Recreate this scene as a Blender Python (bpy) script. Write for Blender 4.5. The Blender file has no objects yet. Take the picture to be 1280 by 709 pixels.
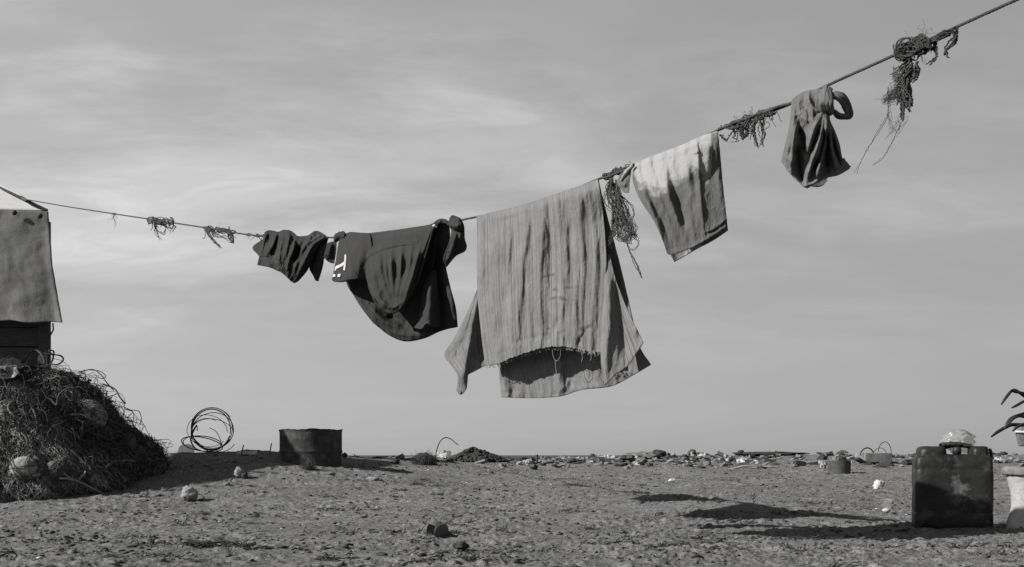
import bpy, bmesh, math, random
import numpy as np
from mathutils import Vector, Matrix, noise as mnoise

# ------------------------------------------------------------------ scene, camera, light
scene = bpy.context.scene
col = scene.collection
random.seed(7)
rng = np.random.default_rng(7)
R = math.radians

F, CX, HY, CH = 1244.0, 640.0, 569.0, 0.40      # focal (photo px), centre column, horizon row, eye height (m)
cam_d = bpy.data.cameras.new('camera'); cam = bpy.data.objects.new('camera', cam_d); col.objects.link(cam)
cam.location = (0, 0, CH); cam.rotation_euler = (R(90), 0, 0)
cam_d.sensor_width = 36.0; cam_d.lens = 36.0 * F / 1280.0
cam_d.shift_y = (HY - 354.5) / 1280.0
cam_d.clip_start = 0.05; cam_d.clip_end = 20000
scene.camera = cam

SUN = Vector((1.6, 0.50, -1.0)).normalized()     # the way the light travels: to the right, a little away
sun_el = math.asin(-SUN.z)
sun_d = bpy.data.lights.new('sun', 'SUN'); sun = bpy.data.objects.new('sun', sun_d); col.objects.link(sun)
sun_d.energy = 5.0; sun_d.angle = R(0.5); sun_d.color = (1.0, 0.985, 0.96)
sun.rotation_euler = SUN.to_track_quat('-Z', 'Y').to_euler()
sun.location = (-8, -2, 6)

world = bpy.data.worlds.new('World'); scene.world = world; world.use_nodes = True
wn, wl = world.node_tree.nodes, world.node_tree.links
wn.clear()
def N(nodes, t, **kw):
    n = nodes.new(t)
    for k, v in kw.items():
        setattr(n, k, v)
    return n
w_out = N(wn, 'ShaderNodeOutputWorld'); w_bg = N(wn, 'ShaderNodeBackground')
sky = N(wn, 'ShaderNodeTexSky'); sky.sky_type = 'NISHITA'; sky.sun_disc = False
sky.sun_elevation = sun_el; sky.sun_rotation = math.atan2(-SUN.x, -SUN.y)
sky.dust_density = 1.0
bw = N(wn, 'ShaderNodeRGBToBW'); wl.new(sky.outputs[0], bw.inputs[0])
def wmath(op, a, b=None, c=None, clamp=False):
    n = N(wn, 'ShaderNodeMath', operation=op); n.use_clamp = clamp
    for i, v in enumerate((a, b, c)):
        if v is None: continue
        if isinstance(v, (int, float)): n.inputs[i].default_value = v
        else: wl.new(v, n.inputs[i])
    return n.outputs[0]
tc = N(wn, 'ShaderNodeTexCoord')
sep = N(wn, 'ShaderNodeSeparateXYZ'); wl.new(tc.outputs['Generated'], sep.inputs[0])
zc = wmath('MAXIMUM', sep.outputs['Z'], 0.0)
# thin stratus: the view direction projected on a high flat layer
den = wmath('ADD', zc, 0.22)
cx_ = wmath('DIVIDE', sep.outputs['X'], den); cy_ = wmath('DIVIDE', sep.outputs['Y'], den)
comb = N(wn, 'ShaderNodeCombineXYZ'); wl.new(cx_, comb.inputs[0]); wl.new(cy_, comb.inputs[1])
mp = N(wn, 'ShaderNodeMapping'); wl.new(comb.outputs[0], mp.inputs[0])
mp.inputs['Scale'].default_value = (0.8, 1.5, 1.0); mp.inputs['Location'].default_value = (3.6, 7.1, 0)
mp.inputs['Rotation'].default_value = (0, 0, R(5))
n1 = N(wn, 'ShaderNodeTexNoise'); wl.new(mp.outputs[0], n1.inputs['Vector'])
n1.inputs['Scale'].default_value = 1.25; n1.inputs['Detail'].default_value = 9; n1.inputs['Roughness'].default_value = 0.60
n1.inputs['Distortion'].default_value = 0.25
cr = N(wn, 'ShaderNodeValToRGB'); wl.new(n1.outputs[0], cr.inputs[0])
cr.color_ramp.elements[0].position = 0.39; cr.color_ramp.elements[0].color = (0, 0, 0, 1)
cr.color_ramp.elements[1].position = 0.66; cr.color_ramp.elements[1].color = (1, 1, 1, 1)
cr.color_ramp.interpolation = 'EASE'
n2 = N(wn, 'ShaderNodeTexNoise'); wl.new(mp.outputs[0], n2.inputs['Vector'])
n2.inputs['Scale'].default_value = 4.2; n2.inputs['Detail'].default_value = 9; n2.inputs['Roughness'].default_value = 0.58; n2.inputs['Distortion'].default_value = 0.5
cr2 = N(wn, 'ShaderNodeValToRGB'); wl.new(n2.outputs[0], cr2.inputs[0]); cr2.color_ramp.interpolation = 'EASE'
cr2.color_ramp.elements[0].position = 0.44; cr2.color_ramp.elements[0].color = (0, 0, 0, 1); cr2.color_ramp.elements[1].position = 0.64; cr2.color_ramp.elements[1].color = (1, 1, 1, 1)
clouds = wmath('ADD', wmath('MULTIPLY', cr.outputs[0], 0.78), wmath('MULTIPLY', cr2.outputs[0], wmath('MULTIPLY_ADD', cr.outputs[0], 0.30, 0.16)))
# clear air: the Nishita brightness flattened, then a bank of thin cloud some 8 to 26 degrees up
base = wmath('POWER', bw.outputs[0], 0.22)
SKY_BASE, SKY_CLOUD = 2.38, 1.7
base = wmath('MULTIPLY', base, SKY_BASE)
bank = wmath('SUBTRACT', 1.0, wmath('ABSOLUTE', wmath('DIVIDE', wmath('SUBTRACT', zc, 0.29), 0.21)), clamp=True)
bank = wmath('MULTIPLY_ADD', wmath('SMOOTH_MIN', bank, 0.6, 0.2), 1.35, 0.12)
side = wmath('MULTIPLY_ADD', sep.outputs['X'], -0.30, 1.0)          # brighter towards the sun's side
fade = wmath('MULTIPLY', wmath('MULTIPLY', bank, wmath('MULTIPLY_ADD', sep.outputs['X'], -0.9, 0.78, clamp=True)), clouds)
hi = wmath('SUBTRACT', 1.0, wmath('MULTIPLY', wmath('SUBTRACT', zc, 0.42), 2.2, clamp=True))   # darker, clear zenith
tot = wmath('MULTIPLY', wmath('MULTIPLY', wmath('ADD', base, wmath('MULTIPLY', fade, SKY_CLOUD)), side), wmath('MULTIPLY_ADD', hi, 0.75, 0.25))
gcol = N(wn, 'ShaderNodeCombineColor')
for i in range(3): wl.new(tot, gcol.inputs[i])
wl.new(gcol.outputs[0], w_bg.inputs['Color']); w_bg.inputs['Strength'].default_value = 0.08
wl.new(w_bg.outputs[0], w_out.inputs[0])

scene.view_settings.view_transform = 'Standard'; scene.view_settings.look = 'None'
scene.view_settings.exposure = 0.75; scene.view_settings.gamma = 1.0
scene.view_settings.use_curve_mapping = False

# ------------------------------------------------------------------ small helpers
_perm = np.random.default_rng(3).permutation(512)
def perlin(x, y, seed=0):
    x = np.asarray(x, float) + seed * 17.31; y = np.asarray(y, float) + seed * 9.73
    xi = np.floor(x).astype(int); yi = np.floor(y).astype(int)
    xf = x - xi; yf = y - yi
    u = xf * xf * xf * (xf * (xf * 6 - 15) + 10); v = yf * yf * yf * (yf * (yf * 6 - 15) + 10)
    def grad(ix, iy, fx, fy):
        h = _perm[(_perm[ix & 511] + iy) & 511] * (2 * math.pi / 512)
        return np.cos(h) * fx + np.sin(h) * fy
    a = grad(xi, yi, xf, yf); b = grad(xi + 1, yi, xf - 1, yf)
    c = grad(xi, yi + 1, xf, yf - 1); d = grad(xi + 1, yi + 1, xf - 1, yf - 1)
    return (a + (b - a) * u) * (1 - v) + (c + (d - c) * u) * v
def fbm(x, y, seed=0, octv=4, gain=0.5):
    s, a = 0, 1.0
    for o in range(octv):
        s = s + a * perlin(x * 2 ** o, y * 2 ** o, seed + o); a *= gain
    return s
def sstep(a, b, x):
    t = np.clip((np.asarray(x, float) - a) / (b - a), 0, 1); return t * t * (3 - 2 * t)
def P(px, py, Z):
    return ((px - CX) / F * Z, Z, CH + (HY - py) / F * Z)

def tag(o, label=None, cat=None, group=None, kind=None):
    if label: o['label'] = label
    if cat: o['category'] = cat
    if group: o['group'] = group
    if kind: o['kind'] = kind
    return o
def empty(name, loc, label, cat, group=None):
    o = bpy.data.objects.new(name, None); col.objects.link(o); o.location = loc
    o.empty_display_size = 0.1
    bpy.context.view_layer.update()
    return tag(o, label, cat, group)
def link(name, me, mat, parent=None):
    o = bpy.data.objects.new(name, me); col.objects.link(o)
    if mat: me.materials.append(mat)
    if parent is not None:
        o.parent = parent; o.matrix_parent_inverse = Matrix.Translation(parent.location).inverted()
    return o
def mesh_np(name, verts, faces, mat, parent=None, smooth=True, uv=None, attrs=None, origin=None):
    verts = np.asarray(verts, np.float32).reshape(-1, 3)
    if origin is not None: verts = verts - np.asarray(origin, np.float32)
    faces = np.asarray(faces, np.int32)
    me = bpy.data.meshes.new(name)
    k = faces.shape[1]
    me.vertices.add(len(verts)); me.vertices.foreach_set('co', verts.ravel())
    me.loops.add(faces.size); me.loops.foreach_set('vertex_index', faces.ravel())
    me.polygons.add(len(faces))
    me.polygons.foreach_set('loop_start', np.arange(0, faces.size, k, dtype=np.int32))
    me.update(calc_edges=True); me.validate()
    if uv is not None:
        l = me.uv_layers.new(name='UVMap'); l.data.foreach_set('uv', np.asarray(uv, np.float32)[faces.ravel()].ravel())
    if attrs:
        for an, av in attrs.items():
            a = me.attributes.new(an, 'FLOAT', 'POINT'); a.data.foreach_set('value', np.asarray(av, np.float32).ravel())
    if smooth: me.polygons.foreach_set('use_smooth', np.ones(len(me.polygons), bool))
    o = link(name, me, mat, parent)
    if origin is not None and parent is None: o.location = origin
    return o
def grid_faces(nr, nc, off=0, wrap=False):
    r = np.arange(nr - 1)[:, None]; c = np.arange(nc if wrap else nc - 1)[None, :]
    c2 = (c + 1) % nc
    return np.stack([r * nc + c, r * nc + c2, (r + 1) * nc + c2, (r + 1) * nc + c], -1).reshape(-1, 4) + off

class Acc:                                        # collects quads for ONE mesh
    def __init__(s): s.v, s.f, s.n = [], [], 0
    def add(s, v, f):
        v = np.asarray(v, float).reshape(-1, 3); s.v.append(v); s.f.append(np.asarray(f) + s.n); s.n += len(v)
    def grid(s, v, nr, nc, wrap=False): s.add(v, grid_faces(nr, nc, 0, wrap))
    def tubes(s, pts, rad, sides=4):              # pts (n,m,3); rad scalar or (n,m)
        pts = np.asarray(pts, float)
        if pts.ndim == 2: pts = pts[None]
        n, m, _ = pts.shape
        rad = np.broadcast_to(np.asarray(rad, float), (n, m))
        t = np.gradient(pts, axis=1); t /= (np.linalg.norm(t, axis=2, keepdims=True) + 1e-9)
        mean = t.mean(1, keepdims=True)
        ref = np.where(np.abs(mean[..., 2:3]) < 0.8, np.array([0, 0, 1.0]), np.array([1.0, 0, 0]))
        a = np.cross(t, np.broadcast_to(ref, t.shape)); la = np.linalg.norm(a, axis=2, keepdims=True); a = a / (la + 1e-9)
        for i in range(1, m):                     # carry the frame along so that it never flips
            p = a[:, i - 1] - t[:, i] * np.sum(a[:, i - 1] * t[:, i], 1, keepdims=True)
            a[:, i] = p / (np.linalg.norm(p, axis=1, keepdims=True) + 1e-9)
        b = np.cross(t, a)
        th = np.arange(sides) * 2 * math.pi / sides
        ring = a[:, :, None, :] * np.cos(th)[None, None, :, None] + b[:, :, None, :] * np.sin(th)[None, None, :, None]
        v = pts[:, :, None, :] + ring * rad[:, :, None, None]
        v = v.reshape(-1, 3)
        base = grid_faces(m, sides, 0, True)
        f = (base[None] + (np.arange(n) * m * sides)[:, None, None]).reshape(-1, 4)
        caps = []
        if sides == 4:
            for i in range(n):
                o = i * m * sides; caps.append([o + 3, o + 2, o + 1, o]); e = o + (m - 1) * sides; caps.append([e, e + 1, e + 2, e + 3])
            f = np.vstack([f, caps])
        s.add(v, f)
    def build(s, name, mat, parent=None, smooth=True, origin=None):
        return mesh_np(name, np.vstack(s.v), np.vstack(s.f), mat, parent, smooth, origin=origin)
def resample(pts, n):
    pts = np.asarray(pts, float)
    d = np.r_[0, np.cumsum(np.linalg.norm(np.diff(pts, axis=0), axis=1))]; d /= d[-1]
    t = np.linspace(0, 1, n)
    return np.stack([np.interp(t, d, pts[:, k]) for k in range(pts.shape[1])], 1)
def smooth_path(pts, n):                          # Catmull-Rom through the points
    pts = np.asarray(pts, float)
    q = np.vstack([2 * pts[0] - pts[1], pts, 2 * pts[-1] - pts[-2]])
    out = []
    for i in range(1, len(q) - 2):
        t = np.linspace(0, 1, 12, endpoint=False)[:, None]
        a, b, c, d = q[i - 1], q[i], q[i + 1], q[i + 2]
        out.append(0.5 * (2 * b + (c - a) * t + (2 * a - 5 * b + 4 * c - d) * t ** 2 + (3 * b - a - 3 * c + d) * t ** 3))
    out.append(pts[-1:])
    return resample(np.vstack(out), n)
def ico(sub):
    bm = bmesh.new(); bmesh.ops.create_icosphere(bm, subdivisions=sub, radius=1)
    v = np.array([x.co[:] for x in bm.verts]); f = np.array([[y.index for y in x.verts] for x in bm.faces]); bm.free()
    return v, f
ICO = {k: ico(k) for k in (1, 2, 3, 4, 5)}
def lump(size, seed, rough=0.35, sub=3, freq=1.6, crease=False):
    v, f = ICO[sub]; v = v.copy()
    o = seed * 7.77
    d = np.array([mnoise.fractal(Vector((p[0] * freq + o, p[1] * freq, p[2] * freq - o)), 1.0, 2.0, 4) for p in v])
    if crease: d = np.abs(d) * 1.4 - 0.35
    v *= (1 + rough * d)[:, None]
    return v * np.asarray(size, float), f
def add_lump(name, loc, size, seed, mat, parent=None, rough=0.35, sub=3, freq=1.6, rot=0.0, crease=False, smooth=True):
    v, f = lump(size, seed, rough, sub, freq, crease)
    c, s = math.cos(rot), math.sin(rot)
    v = v @ np.array([[c, s, 0], [-s, c, 0], [0, 0, 1]])
    return mesh_np(name, v + np.asarray(loc), f, mat, parent, smooth, origin=None if parent is not None else loc)
def lathe(prof, n=48, jitter=None):
    prof = np.asarray(prof, float); th = np.arange(n) * 2 * math.pi / n
    v = np.stack([prof[:, None, 0] * np.cos(th), prof[:, None, 0] * np.sin(th), np.broadcast_to(prof[:, None, 1], (len(prof), n))], -1)
    return v.reshape(-1, 3), grid_faces(len(prof), n, 0, True)

# ------------------------------------------------------------------ materials (grey: the place is recorded in black and white)
def g3(v): return (v, v, v, 1)
def material(name, val, rough=0.85, var=0.25, scale=8.0, bump=0.0, bscale=60.0, alpha=1.0, coords='Object', detail=6, spec=0.3, spots=None, stretch=(1, 1, 1)):
    m = bpy.data.materials.new(name); m.use_nodes = True
    n, l = m.node_tree.nodes, m.node_tree.links
    p = n['Principled BSDF']; p.inputs['Roughness'].default_value = rough; p.inputs['Specular IOR Level'].default_value = spec
    t = n.new('ShaderNodeTexCoord'); mpn = n.new('ShaderNodeMapping'); l.new(t.outputs[coords], mpn.inputs[0]); mpn.inputs['Scale'].default_value = stretch
    nz = n.new('ShaderNodeTexNoise'); nz.inputs['Scale'].default_value = scale; nz.inputs['Detail'].default_value = detail; nz.inputs['Roughness'].default_value = 0.6
    l.new(mpn.outputs[0], nz.inputs['Vector'])
    r = n.new('ShaderNodeValToRGB'); l.new(nz.outputs[0], r.inputs[0])
    r.color_ramp.elements[0].position = 0.3; r.color_ramp.elements[0].color = g3(val * (1 - var))
    r.color_ramp.elements[1].position = 0.72; r.color_ramp.elements[1].color = g3(min(val * (1 + var), 0.95))
    c = r.outputs[0]
    if spots:
        sv, ssc, lo, hi_ = spots
        nz2 = n.new('ShaderNodeTexNoise'); nz2.inputs['Scale'].default_value = ssc; nz2.inputs['Detail'].default_value = 5; nz2.inputs['Roughness'].default_value = 0.65
        l.new(t.outputs[coords], nz2.inputs['Vector'])
        r2 = n.new('ShaderNodeValToRGB'); l.new(nz2.outputs[0], r2.inputs[0]); r2.color_ramp.elements[0].position = lo; r2.color_ramp.elements[1].position = hi_
        mx = n.new('ShaderNodeMix'); mx.data_type = 'RGBA'; l.new(r2.outputs[0], mx.inputs[0]); l.new(c, mx.inputs[6]); mx.inputs[7].default_value = g3(sv); c = mx.outputs[2]
    l.new(c, p.inputs['Base Color'])
    if bump:
        bz = n.new('ShaderNodeTexNoise'); bz.inputs['Scale'].default_value = bscale; bz.inputs['Detail'].default_value = 5
        l.new(mpn.outputs[0], bz.inputs['Vector'])
        b = n.new('ShaderNodeBump'); b.inputs['Strength'].default_value = bump; b.inputs['Distance'].default_value = 0.01
        l.new(bz.outputs[0], b.inputs['Height']); l.new(b.outputs[0], p.inputs['Normal'])
    if alpha < 1: p.inputs['Alpha'].default_value = alpha
    return m
def fabric(name, val, stripe=0.0, stain_to=None, sfreq=130.0, var=0.15, weave=500.0, transl=0.12):
    m = bpy.data.materials.new(name); m.use_nodes = True
    n, l = m.node_tree.nodes, m.node_tree.links
    p = n['Principled BSDF']; p.inputs['Roughness'].default_value = 0.95; p.inputs['Specular IOR Level'].default_value = 0.1
    t = n.new('ShaderNodeTexCoord')
    nz = n.new('ShaderNodeTexNoise'); nz.inputs['Scale'].default_value = 7; nz.inputs['Detail'].default_value = 8; nz.inputs['Roughness'].default_value = 0.65
    l.new(t.outputs['UV'], nz.inputs['Vector'])
    r = n.new('ShaderNodeValToRGB'); l.new(nz.outputs[0], r.inputs[0])
    r.color_ramp.elements[0].position = 0.3; r.color_ramp.elements[0].color = g3(val * (1 - var))
    r.color_ramp.elements[1].position = 0.7; r.color_ramp.elements[1].color = g3(val * (1 + var))
    c = r.outputs[0]
    def mixc(fac, colr):
        nonlocal c
        mx = n.new('ShaderNodeMix'); mx.data_type = 'RGBA'; mx.clamp_factor = True
        l.new(fac, mx.inputs[0]); l.new(c, mx.inputs[6]); mx.inputs[7].default_value = g3(colr); c = mx.outputs[2]
    if stripe:
        for k, (fu, fv, lo, hi_, amt, dark) in enumerate(((sfreq, 1.2, 0.52, 0.66, stripe, 0.33), (sfreq * 0.35, 0.5, 0.52, 0.75, stripe * 0.2, 0.6), (sfreq * 1.6, 14, 0.55, 0.7, stripe * 0.7, 0.4))):
            mpn = n.new('ShaderNodeMapping'); l.new(t.outputs['UV'], mpn.inputs[0]); mpn.inputs['Scale'].default_value = (fu, fv, 1); mpn.inputs['Location'].default_value = (k * 3.3, k, 0)
            q = n.new('ShaderNodeTexNoise'); q.inputs['Scale'].default_value = 1.0; q.inputs['Detail'].default_value = 3; l.new(mpn.outputs[0], q.inputs['Vector'])
            rr = n.new('ShaderNodeValToRGB'); l.new(q.outputs[0], rr.inputs[0]); rr.color_ramp.elements[0].position = lo; rr.color_ramp.elements[1].position = hi_
            rr.color_ramp.elements[1].color = g3(amt)
            mixc(rr.outputs[0], val * dark)
    if stain_to is not None:
        at = n.new('ShaderNodeAttribute'); at.attribute_name = 'stain'
        q = n.new('ShaderNodeTexNoise'); q.inputs['Scale'].default_value = 14; q.inputs['Detail'].default_value = 7; l.new(t.outputs['UV'], q.inputs['Vector'])
        a = n.new('ShaderNodeMath'); a.operation = 'MULTIPLY_ADD'; l.new(q.outputs[0], a.inputs[0]); a.inputs[1].default_value = 0.9; l.new(at.outputs['Fac'], a.inputs[2])
        b = n.new('ShaderNodeMapRange'); l.new(a.outputs[0], b.inputs[0]); b.inputs[1].default_value = 0.62; b.inputs[2].default_value = 1.15
        mixc(b.outputs[0], stain_to)
    l.new(c, p.inputs['Base Color'])
    wz = n.new('ShaderNodeTexNoise'); wz.inputs['Scale'].default_value = weave; wz.inputs['Detail'].default_value = 3; l.new(t.outputs['UV'], wz.inputs['Vector'])
    wz2 = n.new('ShaderNodeTexNoise'); wz2.inputs['Scale'].default_value = 45; wz2.inputs['Detail'].default_value = 5; l.new(t.outputs['UV'], wz2.inputs['Vector'])
    b1 = n.new('ShaderNodeBump'); b1.inputs['Strength'].default_value = 0.35; b1.inputs['Distance'].default_value = 0.002; l.new(wz.outputs[0], b1.inputs['Height'])
    b2 = n.new('ShaderNodeBump'); b2.inputs['Strength'].default_value = 0.6; b2.inputs['Distance'].default_value = 0.006; l.new(wz2.outputs[0], b2.inputs['Height']); l.new(b1.outputs[0], b2.inputs['Normal'])
    l.new(b2.outputs[0], p.inputs['Normal'])
    if transl:
        tr = n.new('ShaderNodeBsdfTranslucent'); l.new(c, tr.inputs[0])
        ms = n.new('ShaderNodeMixShader'); ms.inputs[0].default_value = transl
        l.new(p.outputs[0], ms.inputs[1]); l.new(tr.outputs[0], ms.inputs[2]); l.new(ms.outputs[0], n['Material Output'].inputs[0])
    return m

M = {}
M['rope'] = material('rope_fibre', 0.05, 0.95, 0.4, 40, 0.4, 300)
M['rope_pale'] = material('frayed_fibre', 0.13, 0.95, 0.5, 30)
M['rope_dark'] = material('tarred_fibre', 0.03, 0.95, 0.5, 30)
M['net'] = material('net_twine', 0.055, 0.9, 0.6, 5)
M['net_pale'] = material('bleached_net_twine', 0.21, 0.9, 0.5, 6)
M['net_core'] = material('matted_net', 0.022, 0.95, 0.6, 9, 0.8, 60)
M['black_plastic'] = material('sooty_black_plastic', 0.022, 0.5, 0.4, 14, 0.15, 90, spec=0.4, spots=(0.06, 6, 0.56, 0.75))
M['rust'] = material('rusted_steel', 0.035, 0.85, 0.5, 14, 0.4, 60, spots=(0.085, 9, 0.52, 0.66))
M['wire'] = material('rusty_wire', 0.02, 0.7, 0.3, 30)
M['wood'] = material('weathered_dark_board', 0.05, 0.9, 0.5, 6, 0.6, 30, stretch=(1, 8, 14))
M['white'] = material('chalky_white', 0.40, 0.8, 0.2, 12, 0.3, 40)
M['pale'] = material('pale_scrap', 0.19, 0.85, 0.35, 14, 0.3, 40)
M['mid'] = material('grey_scrap', 0.12, 0.9, 0.4, 14, 0.3, 40)
M['dark'] = material('dark_scrap', 0.025, 0.85, 0.5, 14, 0.3, 40)
M['film'] = material('clear_plastic_film', 0.30, 0.25, 0.3, 8, 0.2, 30, alpha=0.5, spec=0.5)
M['cup'] = material('clear_plastic_cup', 0.5, 0.15, 0.1, 8, alpha=0.07, spec=0.5)
M['grass'] = material('dry_grass', 0.055, 0.9, 0.4, 9)
M['bark'] = material('dark_bark', 0.018, 0.6, 0.4, 20)
M['print'] = material('white_print', 0.33, 0.8, 0.08, 30)

# ------------------------------------------------------------------ terrain
def g_smooth(x, z):
    x = np.asarray(x, float); z = np.asarray(z, float)
    rise = 0.325 * sstep(5.8, 15.0, z)
    right = 0.085 * sstep(1.0, 5.0, x) * sstep(12.5, 17.0, z)
    mound = 0.255 * np.exp(-((x + 3.1) / np.where(x < -3.1, 2.2, 1.95)) ** 2) * sstep(6.9, 9.6, z) * (1 - 0.9 * sstep(10.5, 14.5, z))
    swell = 0.075 * sstep(5.3, 7.3, z) * (1 - sstep(7.6, 10.5, z)) * np.exp(-((x - 1.9) / 1.3) ** 2)
    swell = swell + 0.05 * np.exp(-((x + 1.85) / 0.95) ** 2 - ((z - 9.35) / 0.75) ** 2)
    fall = -2.6 * sstep(16.5, 48.0, z)
    return rise + right + mound + swell + fall
PITS = []
for i in range(1500):
    zz = 3.0 + 13.0 * random.random() ** 1.3
    PITS.append((random.uniform(-0.62, 0.62) * zz, zz, random.uniform(0.012, 0.045) * (1 + 0.04 * zz), random.uniform(0.5, 1.7), random.uniform(0, math.pi), random.uniform(0.35, 1.0)))
def g_fine(x, z):
    near = 1 - 0.85 * sstep(10, 15, z)
    a = 0.026 * fbm(x / 1.1, z / 1.1, 1, 2)
    b = 0.007 * fbm(x / 0.34, z / 0.22, 5, 2)
    c = 0.0115 * fbm(x / 0.075, z / 0.060, 9, 3, 0.7)
    patch = 0.25 + 1.35 * sstep(-0.25, 0.35, fbm(x / 1.1, z / 0.8, 21, 3))
    return (a + (b + c) * patch) * near
def ground(x, z): return g_smooth(x, z)
def ground_at(px, py):                            # where the view ray through a photo pixel meets the ground
    Z = np.arange(2.5, 40, 0.01)
    hh = CH + (HY - py) / F * Z; X = (px - CX) / F * Z
    below = np.nonzero(hh <= g_smooth(X, Z))[0]
    Zh = Z[below[0]] if len(below) else 15.5
    return (px - CX) / F * Zh, Zh, float(g_smooth((px - CX) / F * Zh, Zh))
def on(px, Z):
    X = (px - CX) / F * Z; return X, Z, float(g_smooth(X, Z))

dense = np.radians(np.arange(-36, 36.001, 0.075)); coarse1 = np.radians(np.arange(36.5, 180, 3.0)); 
th = np.r_[-coarse1[::-1], dense, coarse1]
rs = [0.05, 0.4, 0.9, 1.5, 2.1, 2.6]
r_ = 3.0
while r_ < 20: rs.append(r_); r_ += 0.012 + 0.0022 * max(0, r_ - 3) 
while r_ < 140: rs.append(r_); r_ *= 1.06
rs = np.array(rs)
RR, TT = np.meshgrid(rs, th, indexing='ij')
GX = RR * np.sin(TT); GZ = RR * np.cos(TT)
GH = g_smooth(GX, GZ) + g_fine(GX, GZ)
hflat = GH.ravel(); gxf, gzf = GX.ravel(), GZ.ravel()
nth = len(th)
for (px_, pz_, rad, asp, rot, dp) in PITS:          # dimples and scuffs trodden into the sand, each with a soft rim
    rr_ = math.hypot(px_, pz_); tt_ = math.atan2(px_, pz_)
    ext = rad * 2.4 * max(1, asp)
    i0, i1 = np.searchsorted(rs, (rr_ - ext, rr_ + ext)); j0, j1 = np.searchsorted(th, (tt_ - ext / rr_, tt_ + ext / rr_))
    if i1 <= i0 or j1 <= j0: continue
    dx = GX[i0:i1, j0:j1] - px_; dz_ = GZ[i0:i1, j0:j1] - pz_
    u = (dx * math.cos(rot) + dz_ * math.sin(rot)) / (rad * asp); v = (-dx * math.sin(rot) + dz_ * math.cos(rot)) / rad
    q = np.sqrt(u * u + v * v)
    GH[i0:i1, j0:j1] += 0.020 * dp * (rad / 0.05) ** 0.7 * (-np.exp(-(q / 0.75) ** 4) + 0.55 * np.exp(-((q - 1.25) / 0.4) ** 2))
def sand_material():
    m = bpy.data.materials.new('trodden_sand'); m.use_nodes = True
    n, l = m.node_tree.nodes, m.node_tree.links
    p = n['Principled BSDF']; p.inputs['Roughness'].default_value = 1.0; p.inputs['Specular IOR Level'].default_value = 0.1
    t = n.new('ShaderNodeTexCoord')
    def noise(sc, det, lo, hi_, a, b, rough=0.65):
        z = n.new('ShaderNodeTexNoise'); z.inputs['Scale'].default_value = sc; z.inputs['Detail'].default_value = det; z.inputs['Roughness'].default_value = rough
        l.new(t.outputs['Object'], z.inputs['Vector'])
        r = n.new('ShaderNodeMapRange'); l.new(z.outputs[0], r.inputs[0]); r.inputs[1].default_value = lo; r.inputs[2].default_value = hi_; r.inputs[3].default_value = a; r.inputs[4].default_value = b
        return r.outputs[0], z.outputs[0]
    def mul(a, b):
        q = n.new('ShaderNodeMath'); q.operation = 'MULTIPLY'; l.new(a, q.inputs[0]); l.new(b, q.inputs[1]); return q.outputs[0]
    a, _ = noise(1.3, 6, 0.3, 0.7, 0.8, 1.15)
    b, _ = noise(9, 8, 0.32, 0.6, 0.62, 1.1)
    c, _ = noise(48, 8, 0.40, 0.54, 0.34, 1.10, 0.8)
    d, _ = noise(260, 3, 0.3, 0.7, 0.6, 1.4)
    k = mul(mul(a, b), mul(c, d))
    s = n.new('ShaderNodeMath'); s.operation = 'MULTIPLY'; l.new(k, s.inputs[0]); s.inputs[1].default_value = SAND
    cc = n.new('ShaderNodeCombineColor')
    for i in range(3): l.new(s.outputs[0], cc.inputs[i])
    l.new(cc.outputs[0], p.inputs['Base Color'])
    _, h1 = noise(55, 6, 0, 1, 0, 1)
    _, h2 = noise(220, 4, 0, 1, 0, 1)
    b1 = n.new('ShaderNodeBump'); b1.inputs['Strength'].default_value = 0.8; b1.inputs['Distance'].default_value = 0.012; l.new(h1, b1.inputs['Height'])
    b2 = n.new('ShaderNodeBump'); b2.inputs['Strength'].default_value = 0.7; b2.inputs['Distance'].default_value = 0.004; l.new(h2, b2.inputs['Height']); l.new(b1.outputs[0], b2.inputs['Normal'])
    l.new(b2.outputs[0], p.inputs['Normal'])
    return m
SAND = 0.172
gr = mesh_np('ground', np.stack([GX, GZ, GH], -1), grid_faces(len(rs), nth, 0, True)[:, ::-1], sand_material())
tag(gr, kind='structure')

# sea
def sea_material():
    m = bpy.data.materials.new('sea_water'); m.use_nodes = True
    n, l = m.node_tree.nodes, m.node_tree.links
    p = n['Principled BSDF']; p.inputs['Base Color'].default_value = g3(0.05); p.inputs['Roughness'].default_value = 0.6; p.inputs['Specular IOR Level'].default_value = 0.12
    t = n.new('ShaderNodeTexCoord'); mpn = n.new('ShaderNodeMapping'); l.new(t.outputs['Object'], mpn.inputs[0]); mpn.inputs['Scale'].default_value = (0.4, 1.0, 1)
    z = n.new('ShaderNodeTexNoise'); z.inputs['Scale'].default_value = 0.8; z.inputs['Detail'].default_value = 6; l.new(mpn.outputs[0], z.inputs['Vector'])
    b = n.new('ShaderNodeBump'); b.inputs['Strength'].default_value = 1.0; b.inputs['Distance'].default_value = 0.6; l.new(z.outputs[0], b.inputs['Height']); l.new(b.outputs[0], p.inputs['Normal'])
    return m
sv = np.array([[-9000, 24, -1.6], [9000, 24, -1.6], [9000, 9000, -1.6], [-9000, 9000, -1.6]], float)
tag(mesh_np('sea', sv, [[0, 1, 2, 3]], sea_material(), smooth=False), kind='structure')

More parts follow.
